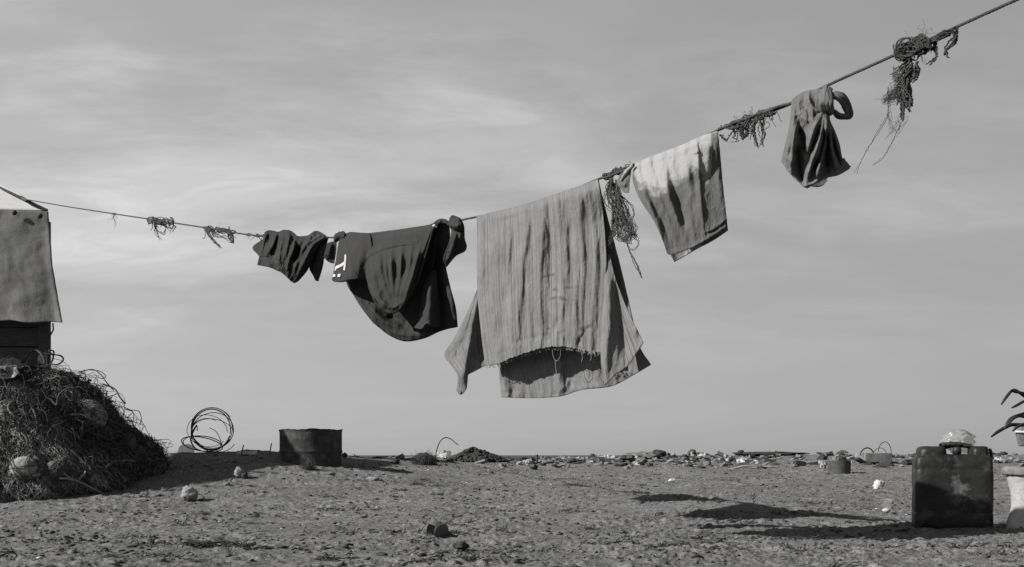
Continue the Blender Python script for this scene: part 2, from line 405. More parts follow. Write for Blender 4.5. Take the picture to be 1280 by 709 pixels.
# ------------------------------------------------------------------ the line's vertical plane: far at the left, near at the right
K, Z0 = -1.15, 4.8
def zl(px): return Z0 / (1 - K * (np.asarray(px, float) - CX) / F)
def lp(px, py, d=0.0):                            # a point in the plane of the line, d metres towards the viewer
    Z = zl(px) - d
    return np.stack([(np.asarray(px, float) - CX) / F * Z, Z, CH + (HY - np.asarray(py, float)) / F * Z], -1)
LINE = [(30, 249), (85, 258.5), (140, 267), (190, 274.5), (255, 284.5), (322, 294.5), (412, 297), (428, 296), (500, 285), (560, 275.5), (597, 271), (640, 260), (700, 241), (748, 224), (790, 207), (840, 188),
        (897, 163), (945, 146), (990, 129), (1036, 106), (1100, 77), (1160, 50), (1230, 18), (1272, -1), (1330, -29), (1420, -74), (1560, -146), (1700, -222)]
LINE = np.array([(x, y + (2.6 if any(a < x < b for a, b in ((325, 411), (428, 561), (597.5, 747), (795, 896), (991, 1035))) else 0)) for x, y in LINE], float)
def line_y(px): return np.interp(px, LINE[:, 0], LINE[:, 1])

# ------------------------------------------------------------------ cloth
def Zm(x0, y0, s):                                # coordinates read off an enlargement -> photo pixels
    return lambda pts: np.array([(x0 + a / s, y0 + b / s) for a, b in pts], float)
def fold_field(px, py, folds):
    out = np.zeros_like(px)
    for pts, amp, wl_, wr_, *rest in folds:
        a0, a1 = rest[0] if rest else (1, 1)
        pts = smooth_path(pts, max(len(pts) * 3, 6)) if len(pts) > 2 else np.asarray(pts, float)
        best = np.full(px.shape, 1e9); sgn = np.zeros_like(px); tt = np.zeros_like(px)
        L = np.r_[0, np.cumsum(np.linalg.norm(np.diff(pts, axis=0), axis=1))]
        for i in range(len(pts) - 1):
            d = pts[i + 1] - pts[i]; ll = d @ d + 1e-9
            q = np.clip(((px - pts[i][0]) * d[0] + (py - pts[i][1]) * d[1]) / ll, 0, 1)
            ex = px - pts[i][0] - q * d[0]; ey = py - pts[i][1] - q * d[1]
            dist = np.hypot(ex, ey); m = dist < best
            best = np.where(m, dist, best); sgn = np.where(m, d[0] * (py - pts[i][1]) - d[1] * (px - pts[i][0]), sgn)
            tt = np.where(m, (L[i] + q * (L[i + 1] - L[i])) / L[-1], tt)
        w = np.where(sgn > 0, wl_, wr_)           # sgn > 0: to the left of a fold that runs downwards
        out += amp * (a0 + (a1 - a0) * tt) * (0.25 + 0.75 * sstep(0, 0.22, tt)) * (0.3 + 0.7 * sstep(1.0, 0.8, tt)) * np.exp(-(np.sqrt(best ** 2 + (0.4 * w) ** 2) - 0.4 * w) / (0.62 * w))
    return out
def wrinkles(px, py, amp, sx=9.0, sy=45.0, seed=0, tilt=0.0):
    q = px + tilt * py
    cr_ = 1 - np.abs(perlin(q / (sx * 1.6) + 0.35 * perlin(py / 22, px / 30, seed + 9), py / (sy * 0.9), seed + 7)) * 2.4
    return amp * 1.05 * cr_ + amp * (perlin(q / sx, py / sy, seed) + 0.6 * perlin(q / (sx * 0.45), py / (sy * 0.5), seed + 3) + 0.35 * perlin(q / (sx * 0.25), py / (sy * 0.2), seed + 5))
TW = [0.0, 640.0]                                 # how far the wind turns a piece towards the viewer below the line, and about which column
def twist(px, py, tw): return -0.62 * tw[0] * (px - tw[1]) / F * zl(tw[1]) * sstep(0, 55, py - line_y(px))
class Cloth:
    def __init__(s, top, bottom, left, right, d=0.0, folds=(), wr=(0.004, 9, 45, 0), stain=None, tilt=0.0, raw=0.0, fs=0.7, ws=1.35):
        s.c = [np.asarray(x, float) for x in (top, bottom, left, right)]
        s.d, s.folds, s.wr, s.stain, s.tilt, s.raw, s.fs, s.ws = d, folds, wr, stain, tilt, raw, fs, ws
        s.tw = tuple(TW)
        s.folds = [(f[0], f[1], f[2] * ws, f[3] * ws, *f[4:]) for f in folds]
    def depth(s, px, py, u, v):
        d = s.d(px, py, u, v) if callable(s.d) else s.d
        a, sx, sy, seed = s.wr
        return d + twist(px, py, s.tw) + s.fs * fold_field(px, py, s.folds) + wrinkles(px, py, a, sx, sy, seed, s.tilt)
    def build(s, name, mat, parent, nu=110, nv=110, thick=0.003, hem=True):
        T, B, L, Rr = s.c
        T, B = smooth_path(T, nu) if len(T) > 2 else resample(T, nu), smooth_path(B, nu) if len(B) > 2 else resample(B, nu)
        L, Rr = smooth_path(L, nv) if len(L) > 2 else resample(L, nv), smooth_path(Rr, nv) if len(Rr) > 2 else resample(Rr, nv)
        L[0], L[-1], Rr[0], Rr[-1] = T[0], B[0], T[-1], B[-1]
        u = np.linspace(0, 1, nu)[None, :, None]; v = np.linspace(0, 1, nv)[:, None, None]
        p = (1 - v) * T[None] + v * B[None] + (1 - u) * L[:, None] + u * Rr[:, None] - ((1 - u) * (1 - v) * T[0] + u * (1 - v) * T[-1] + (1 - u) * v * B[0] + u * v * B[-1])
        px, py = p[..., 0], p[..., 1]
        if s.raw:                                 # ragged lower hem
            py = py + s.raw * sstep(0.93, 1.0, v[..., 0]) * (perlin(px / 3.0, px * 0, 5) + 0.7 * perlin(px / 1.1, px * 0, 8))
        d = s.depth(px, py, u[..., 0] + 0 * px, v[..., 0] + 0 * px)
        w = lp(px, py, d)
        uu = np.broadcast_to(u[..., 0], px.shape); vv = np.broadcast_to(v[..., 0], px.shape)
        su = np.linalg.norm(np.diff(w[nv // 2], axis=0), axis=1).sum(); sv_ = np.linalg.norm(np.diff(w[:, nu // 2], axis=0), axis=1).sum()
        uv = np.stack([uu * su, vv * sv_], -1).reshape(-1, 2)
        st = s.stain(px, py) if s.stain else np.zeros_like(px)
        o = mesh_np(name, w, grid_faces(nv, nu), mat, parent, uv=uv, attrs={'stain': st})
        md = o.modifiers.new('thickness', 'SOLIDIFY'); md.thickness = thick; md.offset = 0
        return o
    def at(s, pts):                               # points on the cloth, lifted a little
        pts = np.asarray(pts, float); px, py = pts[:, 0], pts[:, 1]
        return lp(px, py, s.depth(px, py, px * 0 + 0.5, px * 0 + 0.5) + 0.004)
def thread(acc, c, pts, rad=0.0012, n=24):
    acc.tubes(c.at(smooth_path(pts, n)), rad, 4)

# ---- striped sheet
TW[:] = [0.5, 676]
cloth_sheet = fabric('striped_cotton', 0.155, stripe=0.9, stain_to=0.085, sfreq=260, var=0.2)
t = empty('striped_sheet', lp(672, 250), 'large pale striped sheet with frayed hem, the biggest and lowest hanging piece of washing', 'sheet')
def smear(paths, w=3.0):
    def f(px, py): return np.clip(fold_field(px, py, [(p, 1.0, w * (0.6 + 0.4 * i % 2), w) for i, p in enumerate(paths)]), 0, 1) * np.clip(0.55 + 1.5 * perlin(px / 10, py / 6, 66), 0, 1)
    return f
S_TOP = [(596, 271), (612, 266), (640, 259.5), (663, 253), (690, 244), (720, 234), (747.5, 224.5)]
sheet_folds = [
    ([(597, 272), (597.5, 360), (600, 420)], -0.02, 4, 3),
    ([(664, 256), (656, 310), (651, 350), (647, 420)], 0.045, 12, 5), ([(670, 258), (660, 330), (655, 400), (653, 425)], -0.035, 5, 8),
    ([(640, 280), (634, 330), (632, 380)], 0.022, 9, 4), ([(645, 285), (638, 330), (636, 390)], -0.018, 4, 6),
    ([(620, 268), (613, 320), (617, 430)], 0.016, 8, 6), ([(606, 270), (607, 320)], -0.014, 5, 5),
    ([(678, 262), (677, 330), (678, 380), (677, 422)], 0.026, 10, 3.2), ([(684, 300), (683, 380), (684, 425)], -0.020, 3.5, 9),
    ([(680, 270), (690, 300), (697, 322), (705, 350)], -0.022, 5, 5), ([(688, 262), (702, 310), (711, 360)], 0.02, 6, 8),
    ([(696, 243), (703, 280), (710, 340), (712, 400)], 0.020, 7, 4.5), ([(706, 242), (713, 300), (720, 380)], -0.014, 4, 5),
    ([(713, 238), (722, 280), (730, 350)], 0.017, 6, 4), ([(724, 235), (734, 290), (738, 360)], 0.014, 5, 4), ([(736, 231), (743, 290), (745, 380)], 0.014, 4, 4),
    ([(700, 412), (708, 424), (716, 434)], -0.016, 3, 4), ([(728, 415), (720, 426)], 0.016, 4, 3), ([(740, 405), (728, 420), (722, 432)], -0.012, 3, 3),
    ([(640, 430), (660, 424), (680, 420)], -0.012, 3, 4), ([(700, 395), (690, 420), (688, 432)], -0.02, 4, 5)]
def d_front(px, py, u, v):
    return 0.008 + 0.022 * sstep(0, 0.05, v) + 0.055 * sstep(0.05, 1.0, v) * (0.35 + 0.65 * np.sin(np.clip(u * 1.05, 0, 1) * math.pi)) + (0.026 * perlin(u * 8 + 0.35 * v, v * 0.8, 61) + 0.016 * perlin(u * 21 + 0.3 * np.sin(v * 3), v * 1.3, 62)) * sstep(0, 0.08, v)
front = Cloth(S_TOP, [(607, 457.5), (622.5, 454.5), (641.5, 447), (662.7, 439.5), (686, 434), (709, 434), (730, 438.5), (752, 441)],
              [(596, 271), (596.5, 320), (597, 366), (602, 420), (607, 457.5)], [(747.5, 224.5), (752, 250), (757, 300), (758, 340), (755, 390), (752, 441)],
              d_front, sheet_folds, (0.0045, 8, 60, 1), smear([[(676, 347), (692, 344), (709, 341)], [(686, 362), (705, 361), (727, 357)], [(684, 375), (700, 372), (713, 376), (722, 366)], [(722, 414), (735, 408), (741, 404)], [(690, 386), (687, 410), (680, 425)]], 2.6), raw=1.6, fs=0.48, ws=1.4)
fp = front.build('front_panel', cloth_sheet, t, 230, 200)
ft = Acc()
for i in range(130):
    px = random.uniform(608, 751); b = np.interp(px, [607, 622, 641, 663, 686, 709, 730, 752], [457, 454, 446.5, 439, 433.5, 433.5, 438, 440.5])
    l_ = random.uniform(1.5, 5)
    thread(ft, front, [(px, b - 1), (px + random.uniform(-1.5, 1.5), b + l_ * 0.5), (px + random.uniform(-3, 3), b + l_)], 0.0011, 5)
for pts in ([(690, 435), (692, 447), (696, 451.5), (700, 446), (701, 436)], [(726, 438), (728, 446), (727, 453)], [(738, 440), (739, 447), (738, 451)], [(694, 450), (695, 462), (696, 470)], [(743, 440), (744, 446)]):
    thread(ft, front, pts, 0.0013)
o = ft.build('frayed_hem', M['pale'], t)
def d_back(px, py, u, v): return -0.006 - 0.03 * sstep(0, 0.06, v) - 0.07 * sstep(0.06, 1, v) * (0.5 + 0.5 * np.sin(u * math.pi)) + 0.012 * np.sin(u * 21 + 1) * v
back = Cloth(S_TOP[:-1] + [(748, 224)], [(627, 496.7), (640, 497.3), (667, 497.8), (700.8, 495.6), (727, 487.5), (764, 483), (790, 470), (814, 456)],
             [(597, 271), (602, 340), (612, 400), (622.5, 454), (625, 478), (627, 496.7)], [(748, 224), (757, 262), (770, 311), (781, 355), (792, 403), (800, 434), (814, 456)],
             d_back, [([(700, 440), (702, 470), (706, 492)], 0.025, 6, 5), ([(712, 450), (714, 488)], -0.02, 6, 5), ([(626, 455), (632, 494)], 0.02, 4, 5), ([(638, 460), (640, 495)], -0.015, 4, 5), ([(760, 460), (772, 474)], 0.02, 6, 6), ([(725, 486), (735, 484), (765, 482)], 0.01, 3, 3)], (0.006, 8, 40, 4))
back.build('back_panel', cloth_sheet, t, 170, 170)
def d_lf(px, py, u, v): return 0.0 - 0.10 * v
lf_ = Cloth([(596.5, 362), (597.5, 362)], [(570.5, 488), (576, 493.5), (583, 486), (584.5, 470), (593, 464.5), (607, 457)],
            [(596.5, 362), (582, 395), (568, 422), (555.7, 442.8), (562, 454), (571.5, 467), (572.5, 476), (570.5, 488)], [(597.5, 362), (600, 400), (604, 430), (607, 457)],
            d_lf, [([(597, 366), (590, 410), (582, 455), (577, 486)], 0.10, 16, 6), ([(570, 425), (572, 450)], -0.012, 5, 4), ([(583, 405), (569, 455)], -0.012, 4, 4), ([(603, 400), (600, 455)], -0.05, 10, 12)], (0.003, 6, 30, 6))
lf_.build('side_flap', cloth_sheet, t, 80, 90)
def d_rf(px, py, u, v): return 0.022 + 0.085 * v - 0.05 * u * v
rf_ = Cloth([(756.5, 318), (762, 318)], [(753.5, 479), (757, 481.5), (770, 468), (786, 456), (804.5, 428.5)], [(756.5, 318), (756, 360), (752.5, 400), (751, 441), (753.5, 479)],
            [(762, 318), (770, 350), (784, 386), (796, 411), (804.5, 428.5)], d_rf,
            [([(762, 330), (762, 380), (758, 440), (757, 475)], 0.05, 8, 7), ([(768, 345), (777, 400), (783, 455)], -0.055, 7, 4), ([(772, 350), (787, 395), (798, 425)], 0.025, 7, 8), ([(790, 448), (802, 430)], 0.012, 4, 3)], (0.003, 7, 40, 7))
rf_.build('side_flap', cloth_sheet, t, 90, 100)

# ---- pale towel
TW[:] = [1.0, 850]
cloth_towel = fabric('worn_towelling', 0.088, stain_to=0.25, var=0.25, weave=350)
t = empty('hanging_towel', lp(850, 182), 'grey towel with bleached upper half, hanging on the line beside the striped sheet', 'towel')
TZ = Zm(780, 150, 3.73)
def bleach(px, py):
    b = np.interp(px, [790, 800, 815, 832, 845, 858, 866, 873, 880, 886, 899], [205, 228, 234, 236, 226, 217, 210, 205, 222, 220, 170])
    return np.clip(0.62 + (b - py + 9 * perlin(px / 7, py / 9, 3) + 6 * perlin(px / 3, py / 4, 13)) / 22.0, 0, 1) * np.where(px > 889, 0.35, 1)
T_TOP = [(793.5, 206), (796, 203.6), (812, 196.5), (836, 187.5), (853, 181), (868.5, 174), (882, 168.5), (897, 164)]
def d_tw(px, py, u, v): return 0.008 + 0.02 * sstep(0, 0.06, v) + 0.035 * v + 0.005 * np.sin(u * 44) * (1 - v)
tw = Cloth(T_TOP, [(834, 317), (838, 318.5), (850, 316), (868.5, 308), (887, 298), (907, 284)], [(793.5, 206), (791, 225), (800, 249), (817.5, 276), (827, 297.5), (834, 317)],
           [(897, 164), (899, 190), (902, 225), (905.5, 252), (907, 284)], d_tw,
           [(TZ([(345, 120), (350, 230), (360, 380), (378, 520)]), 0.040, 5, 2.2), (TZ([(372, 140), (385, 330), (400, 500)]), -0.032, 4, 8),
            (TZ([(190, 160), (205, 330), (235, 430), (270, 520)]), 0.026, 6, 4), (TZ([(225, 260), (265, 420), (285, 520)]), -0.03, 5, 6), (TZ([(305, 130), (300, 260), (310, 420), (320, 520)]), 0.024, 7, 7),
            (TZ([(120, 190), (150, 300), (185, 420)]), 0.016, 5, 4), (TZ([(70, 220), (90, 320), (140, 440), (190, 600)]), 0.022, 4, 4), (TZ([(100, 290), (160, 440), (215, 560)]), -0.015, 4, 5),
            (TZ([(330, 100), (345, 160)]), 0.02, 4, 4), (TZ([(385, 80), (380, 180), (372, 260)]), 0.018, 4, 3), (TZ([(410, 70), (418, 170)]), 0.015, 4, 3), (TZ([(215, 150), (222, 190)]), -0.015, 2, 3),
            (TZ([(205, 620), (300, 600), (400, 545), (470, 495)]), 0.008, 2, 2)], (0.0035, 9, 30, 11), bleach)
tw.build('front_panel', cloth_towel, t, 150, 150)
ov = Cloth(TZ([(350, 110), (380, 75), (434, 57)]), TZ([(383, 524), (410, 516), (440, 500), (478, 460)]), TZ([(350, 110), (352, 240), (362, 400), (383, 524)]), TZ([(434, 57), (446, 160), (456, 290), (470, 400), (478, 460)]),
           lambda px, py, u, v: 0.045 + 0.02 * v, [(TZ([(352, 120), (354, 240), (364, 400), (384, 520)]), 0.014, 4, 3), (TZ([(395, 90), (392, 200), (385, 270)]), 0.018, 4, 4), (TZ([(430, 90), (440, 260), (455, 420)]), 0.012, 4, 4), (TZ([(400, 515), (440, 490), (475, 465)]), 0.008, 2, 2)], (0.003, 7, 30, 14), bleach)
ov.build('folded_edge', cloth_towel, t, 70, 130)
bk = Cloth(T_TOP, TZ([(235, 663), (290, 632), (345, 600), (420, 560), (486, 515)]), [(793.5, 206), (792, 226), (801, 250), (818, 277), (829, 300), (843, 327.7)], [(897, 164), (900, 190), (903, 225), (906, 252), (910, 288)],
           lambda px, py, u, v: -0.008 - 0.03 * v, [(TZ([(300, 615), (400, 570)]), 0.01, 3, 3)], (0.004, 9, 30, 15), lambda px, py: np.where((px > 852) & (px < 878), 0.9, 0.25) + 0 * px)
bk.build('back_panel', cloth_towel, t, 100, 100)

# ---- T-shirt
TW[:] = [1.25, 500]
cloth_tee = fabric('dark_jersey', 0.032, var=0.12, weave=700, transl=0.05)
t = empty('t_shirt', lp(490, 290), 'dark grey T-shirt with white printing on its sleeve draped sideways over the line', 'T-shirt')
SZ = Zm(400, 260, 3.94)
TEE_TOP = SZ([(130, 128), (160, 121), (200, 126), (280, 124), (400, 105), (530, 85), (560, 74), (600, 60), (632, 64)])
teeb = Cloth(TEE_TOP, SZ([(260, 565), (330, 620), (390, 650), (440, 657), (520, 640), (600, 605), (679, 586)]), SZ([(130, 128), (125, 240), (130, 365), (165, 430), (210, 500), (260, 565)]),
             SZ([(632, 64), (640, 150), (618, 260), (640, 380), (668, 490), (679, 586)]), lambda px, py, u, v: -0.012 - 0.03 * sstep(0, 0.1, v) - 0.07 * np.sin(u * math.pi) * v + 0.03 * v,
             [(SZ([(170, 420), (250, 530), (350, 610), (470, 630), (600, 590)]), 0.022, 4, 4), (SZ([(240, 470), (320, 560), (420, 585)]), 0.022, 4, 5), (SZ([(215, 450), (300, 545), (440, 612), (560, 590)]), 0.026, 5, 5), (SZ([(330, 520), (430, 590)]), -0.03, 5, 5), (SZ([(590, 110), (585, 250), (575, 400), (590, 580)]), -0.05, 6, 7), (SZ([(610, 100), (608, 260), (625, 420), (650, 575)]), 0.05, 5, 6),
              (SZ([(575, 100), (560, 240), (555, 330)]), 0.045, 4, 4), (SZ([(640, 380), (655, 480), (665, 580)]), 0.02, 3, 4), (SZ([(270, 580), (400, 648), (520, 632), (670, 580)]), 0.010, 2, 2)], (0.007, 12, 40, 21), fs=1.1, ws=1.4)
teeb.build('back_panel', cloth_tee, t, 140, 130)
# front panel: hangs in a deep U between the sleeve and the collar end
teef = Cloth(SZ([(195, 127), (280, 124), (400, 105), (480, 93), (530, 85), (560, 75), (598, 62)]), SZ([(262, 445), (290, 485), (325, 512), (362, 517), (400, 492), (440, 440), (480, 360)]),
             SZ([(195, 127), (205, 240), (230, 350), (245, 410), (262, 445)]), SZ([(598, 62), (560, 100), (543, 160), (520, 235), (500, 300), (480, 360)]), lambda px, py, u, v: 0.01 + 0.03 * sstep(0, 0.1, v) + 0.07 * np.sin(u * math.pi) * v,
             [(SZ([(205, 300), (245, 245), (310, 212), (390, 192), (470, 183)]), -0.010, 1.6, 1.6), (SZ([(205, 290), (240, 236), (310, 203), (470, 174)]), 0.006, 2, 3),
              (SZ([(350, 225), (353, 330), (369, 450)]), 0.046, 2.4, 3.6, (1, .25)), (SZ([(400, 205), (395, 320), (378, 455)]), 0.050, 2.2, 3.4, (1, .25)), (SZ([(288, 240), (308, 350), (352, 465)]), 0.046, 2.6, 4.5, (1, .3)), (SZ([(450, 195), (436, 310), (392, 455)]), 0.046, 2.4, 3.6, (1, .25)), (SZ([(322, 235), (330, 340), (358, 440)]), 0.018, 1.6, 2.4, (1, .2)), (SZ([(492, 185), (476, 270), (425, 430)]), 0.030, 2.4, 3.2, (1, .4)),
              (SZ([(262, 260), (270, 360), (310, 460), (350, 500)]), 0.024, 4, 6), (SZ([(262, 410), (310, 470), (362, 492), (400, 465)]), 0.016, 2, 2.5),
              (SZ([(245, 360), (270, 450), (330, 505)]), 0.026, 5, 6), (SZ([(480, 200), (455, 330), (410, 460)]), 0.034, 6, 5), (SZ([(520, 180), (500, 260), (450, 400), (400, 490)]), 0.022, 4, 2.5), 
              (SZ([(265, 128), (272, 170), (285, 200)]), -0.018, 3, 4), (SZ([(240, 130), (250, 200)]), -0.012, 3, 3), (SZ([(555, 85), (530, 160), (505, 230)]), 0.02, 3, 3)], (0.006, 12, 40, 22), fs=1.25, ws=1.5)
teef.build('front_panel', cloth_tee, t, 170, 150)
sl_ = Cloth(SZ([(103, 138), (130, 126), (150, 119), (200, 122), (245, 124)]), SZ([(62, 350), (72, 360), (110, 362), (150, 352), (190, 347), (236, 345)]), SZ([(103, 138), (88, 190), (78, 260), (66, 320), (62, 350)]), SZ([(245, 124), (255, 190), (248, 245), (240, 300), (236, 345)]),
            lambda px, py, u, v: 0.03 + 0.03 * sstep(0, 0.15, v) + 0.085 * v * np.sin(np.clip(0.12 + 0.88 * u, 0, 1) * math.pi) * (1 - sstep(0.7, 1, u)) - 0.02 * sstep(0.7, 1, u) + 0.001, [(SZ([(150, 130), (140, 160), (155, 200)]), -0.02, 3, 4), (SZ([(105, 150), (92, 230), (80, 320)]), 0.016, 3, 4), (SZ([(205, 300), (245, 245)]), -0.014, 2, 3), (SZ([(210, 310), (180, 330)]), -0.012, 4, 4), (SZ([(65, 344), (110, 352), (190, 340), (234, 337)]), -0.006, 1, 1), (SZ([(270, 128), (262, 190)]), 0.01, 4, 4)], (0.004, 12, 26, 23))
sl_.build('sleeve', cloth_tee, t, 90, 90)
PZ = Zm(405, 270, 7.09)
def decal(c, name, polys, mat, parent):
    a = Acc()
    for pts in polys:                             # strips of quads: pairs left/right
        L_, R_ = smooth_path(pts[0], 16), smooth_path(pts[1], 16)
        for off, flip in ((0.0, False),):
            q = np.stack([L_ + (R_ - L_) * k for k in np.linspace(0, 1, 4)], 1)
            w = c.at(q.reshape(-1, 2)); a.grid(w, 16, 4)
    o = a.build(name, mat, parent); md = o.modifiers.new('thickness', 'SOLIDIFY'); md.thickness = 0.0015; md.offset = 0
    return o
sl_.at = lambda pts: (lambda q: lp(q[:, 0], q[:, 1], sl_.depth(q[:, 0], q[:, 1], np.clip((q[:, 0] - (425 - (q[:, 1] - 295) * 0.2)) / 38, 0, 1), np.clip((q[:, 1] - 292) / 56, 0, 1)) + 0.006))(np.asarray(pts, float))
decal(sl_, 'print', [(PZ([(183, 343), (180, 410), (170, 480)]), PZ([(198, 343), (195, 410), (187, 484)])), (PZ([(94, 482), (103, 448), (140, 430), (165, 415), (182, 400)]), PZ([(98, 492), (112, 470), (150, 452), (172, 440), (184, 428)])),
                     (PZ([(122, 516), (120, 542)]), PZ([(150, 512), (144, 540)])), (PZ([(86, 512), (76, 540)]), PZ([(100, 520), (104, 538)]))], M['print'], t)
cuff = Acc(); cuff.tubes(sl_.at(smooth_path(SZ([(63, 349), (75, 357), (110, 358), (150, 350), (190, 345), (234, 342)]), 40)) + np.array([0, 0.006, 0]), 0.0085, 6); cuff.build('cuff', cloth_tee, t)
pouch = Cloth(SZ([(560, 305), (572, 312)]), SZ([(465, 590), (500, 596), (525, 570), (560, 590), (588, 585)]), SZ([(560, 305), (520, 360), (500, 430), (497, 490), (480, 560), (465, 590)]), SZ([(572, 312), (580, 400), (590, 500), (588, 585)]),
              lambda px, py, u, v: 0.03 + 0.06 * np.sin(u * math.pi) * sstep(0, 0.5, v), [(SZ([(540, 350), (535, 480), (540, 570)]), 0.03, 6, 6), (SZ([(500, 520), (525, 570)]), -0.02, 3, 3)], (0.003, 9, 30, 25))
pouch.build('pocket', cloth_tee, t, 60, 70)
hemt = Acc(); hemt.tubes(teef.at(smooth_path(SZ([(262, 445), (290, 485), (325, 512), (362, 517), (400, 492), (440, 440), (480, 360), (500, 300), (520, 235), (543, 160), (560, 100), (598, 63)]), 70)) + np.array([0, -0.05, 0]) * 0, 0.0055, 6); hemt.build('hem', cloth_tee, t)
def fat(acc, pts, rads, d=0.0, n=40, sides=14, squash=None, seed=0, ridge=0.18, freq=5, lift=None):
    c = smooth_path(np.asarray(pts, float), n); dd = np.full(n, d) if lift is None else np.interp(np.linspace(0, 1, n), np.linspace(0, 1, len(lift)), lift)
    rr = np.interp(np.linspace(0, 1, n), np.linspace(0, 1, len(rads)), rads)
    w = lp(c[:, 0], c[:, 1], dd + twist(c[:, 0], c[:, 1], TW)); rr = rr * zl(c[:, 0]) / F
    b = Acc(); b.tubes(w, rr, sides)
    v = b.v[0].reshape(n, sides, 3); ctr = w[:, None, :]
    th_ = np.arange(sides) * 2 * math.pi / sides; tt = np.linspace(0, 1, n)[:, None]
    k = 1 + ridge * np.sin(freq * th_[None] + 3 * np.sin(tt * 7 + seed)) + 0.12 * perlin(th_[None] * 2 + 0 * tt, tt * 9 + 0 * th_[None], seed)
    acc.add((ctr + (v - ctr) * k[..., None]).reshape(-1, 3), b.f[0])
knot_c = Cloth(SZ([(640, 48), (655, 36), (690, 50)]), SZ([(618, 284), (622, 292), (630, 282)]), SZ([(640, 48), (632, 85), (648, 112), (634, 175), (606, 250), (618, 284)]), SZ([(690, 50), (709, 88), (712, 148), (722, 188), (712, 214), (670, 236), (630, 282)]),
               lambda px, py, u, v: 0.02 + 0.075 * np.sqrt(np.clip(1 - (2 * u - 1) ** 2, 0, 1)) * (0.5 + 0.5 * np.sin(v * math.pi)), [(SZ([(636, 90), (660, 112), (690, 118), (712, 110)]), -0.05, 2, 2), (SZ([(640, 75), (665, 90), (705, 85)]), 0.03, 3, 3), (SZ([(668, 130), (655, 190), (622, 270)]), 0.04, 3, 3), (SZ([(690, 130), (690, 190), (705, 205)]), 0.04, 4, 3), (SZ([(678, 130), (672, 190), (650, 240)]), -0.03, 2, 3), (SZ([(655, 40), (650, 80)]), -0.02, 2, 2)], (0.008, 5, 9, 27), fs=0.8)
knot_c.build('knotted_sleeve', cloth_tee, t, 60, 90)
col_ = Acc(); fat(col_, SZ([(560, 80), (590, 66), (620, 68), (636, 84)]), [1.5, 3, 3, 1.5], 0.03, 24, 12, seed=8, ridge=0.08); col_.build('collar', cloth_tee, t)
lb = Cloth(SZ([(553, 86), (562, 80)]), SZ([(563, 102), (577, 92)]), SZ([(553, 86), (563, 102)]), SZ([(562, 80), (577, 92)]), 0.085, (), (0, 9, 9, 0)); lb.build('label', M['print'], t, 6, 6, 0.0015)

# ---- shorts, left of the shirt
TW[:] = [1.25, 365]
cloth_sh = fabric('dark_cotton', 0.028, var=0.25, weave=600, transl=0.03)
t = empty('dark_shorts', lp(362, 292), 'small dark shorts with gathered elastic waistband slung on the line beside the T-shirt', 'shorts')
HZ = Zm(300, 260, 6.44)
SH_TOP = HZ([(200, 195), (228, 180), (270, 183), (310, 192), (345, 178), (400, 180), (440, 205), (470, 227), (550, 220), (585, 195), (615, 184), (660, 200), (712, 238)])
sh = Cloth(SH_TOP, HZ([(140, 460), (190, 470), (245, 482), (295, 505), (330, 518), (370, 550), (412, 592), (440, 605), (470, 590)]), HZ([(200, 195), (182, 270), (158, 380), (140, 460)]), HZ([(712, 238), (640, 290), (585, 400), (545, 500), (470, 590)]),
           lambda px, py, u, v: 0.01 + 0.045 * sstep(0, 0.3, v) * np.sin(np.clip(u, 0.05, 0.95) * math.pi) + 0.004 * np.sin(u * 120 + 4 * np.sin(u * 23)) * sstep(0.8, 0.86, v),
           [(HZ([(215, 190), (190, 290), (170, 380)]), 0.03, 3, 2.4), (HZ([(300, 195), (270, 290), (215, 380)]), 0.04, 4, 2.5), (HZ([(345, 185), (330, 290), (315, 400), (330, 480)]), 0.055, 4, 4), (HZ([(395, 185), (385, 300), (350, 430)]), 0.05, 3, 3.5), (HZ([(455, 225), (430, 330), (390, 440), (385, 530)]), 0.05, 3.5, 3.5),
            (HZ([(600, 195), (530, 290), (470, 400), (430, 540)]), 0.055, 4, 3.5), (HZ([(690, 230), (590, 300), (520, 430), (450, 570)]), 0.05, 3.5, 2.5), (HZ([(660, 215), (560, 280)]), 0.025, 2, 2), (HZ([(320, 200), (290, 320), (260, 420)]), -0.05, 3.5, 4), (HZ([(430, 240), (470, 330), (430, 450)]), -0.05, 3, 4), (HZ([(550, 240), (500, 300), (450, 430)]), -0.045, 3, 3), (HZ([(240, 210), (225, 300)]), -0.03, 2.5, 3),
            (HZ([(150, 395), (240, 400), (330, 440), (440, 520)]), -0.015, 1.2, 1.2)], (0.008, 4, 14, 31), fs=1.15, ws=1.1)
sh.build('leg_front', cloth_sh, t, 150, 110)
b2 = Cloth(HZ([(555, 250), (620, 215), (712, 240)]), HZ([(590, 545), (610, 585), (632, 590)]), HZ([(555, 250), (555, 400), (560, 490), (590, 545)]), HZ([(712, 240), (690, 330), (665, 480), (632, 590)]), lambda px, py, u, v: -0.03 - 0.02 * v,
           [(HZ([(690, 260), (650, 400), (620, 560)]), 0.04, 4, 3), (HZ([(580, 440), (620, 460)]), 0.025, 2, 2), (HZ([(600, 300), (590, 440)]), -0.03, 3, 3)], (0.006, 5, 16, 33)); b2.build('leg_back', cloth_sh, t, 60, 70)
b3 = Cloth(HZ([(180, 255), (200, 250)]), HZ([(150, 385), (185, 400)]), HZ([(180, 255), (102, 318), (150, 385)]), HZ([(200, 250), (195, 330), (185, 400)]), -0.02, (), (0.004, 6, 20, 34)); b3.build('waist_flap', cloth_sh, t, 40, 40)
t = empty('dark_rag', lp(415, 303), 'small dark rag pinched on the line between the shorts and the T-shirt', 'rag')
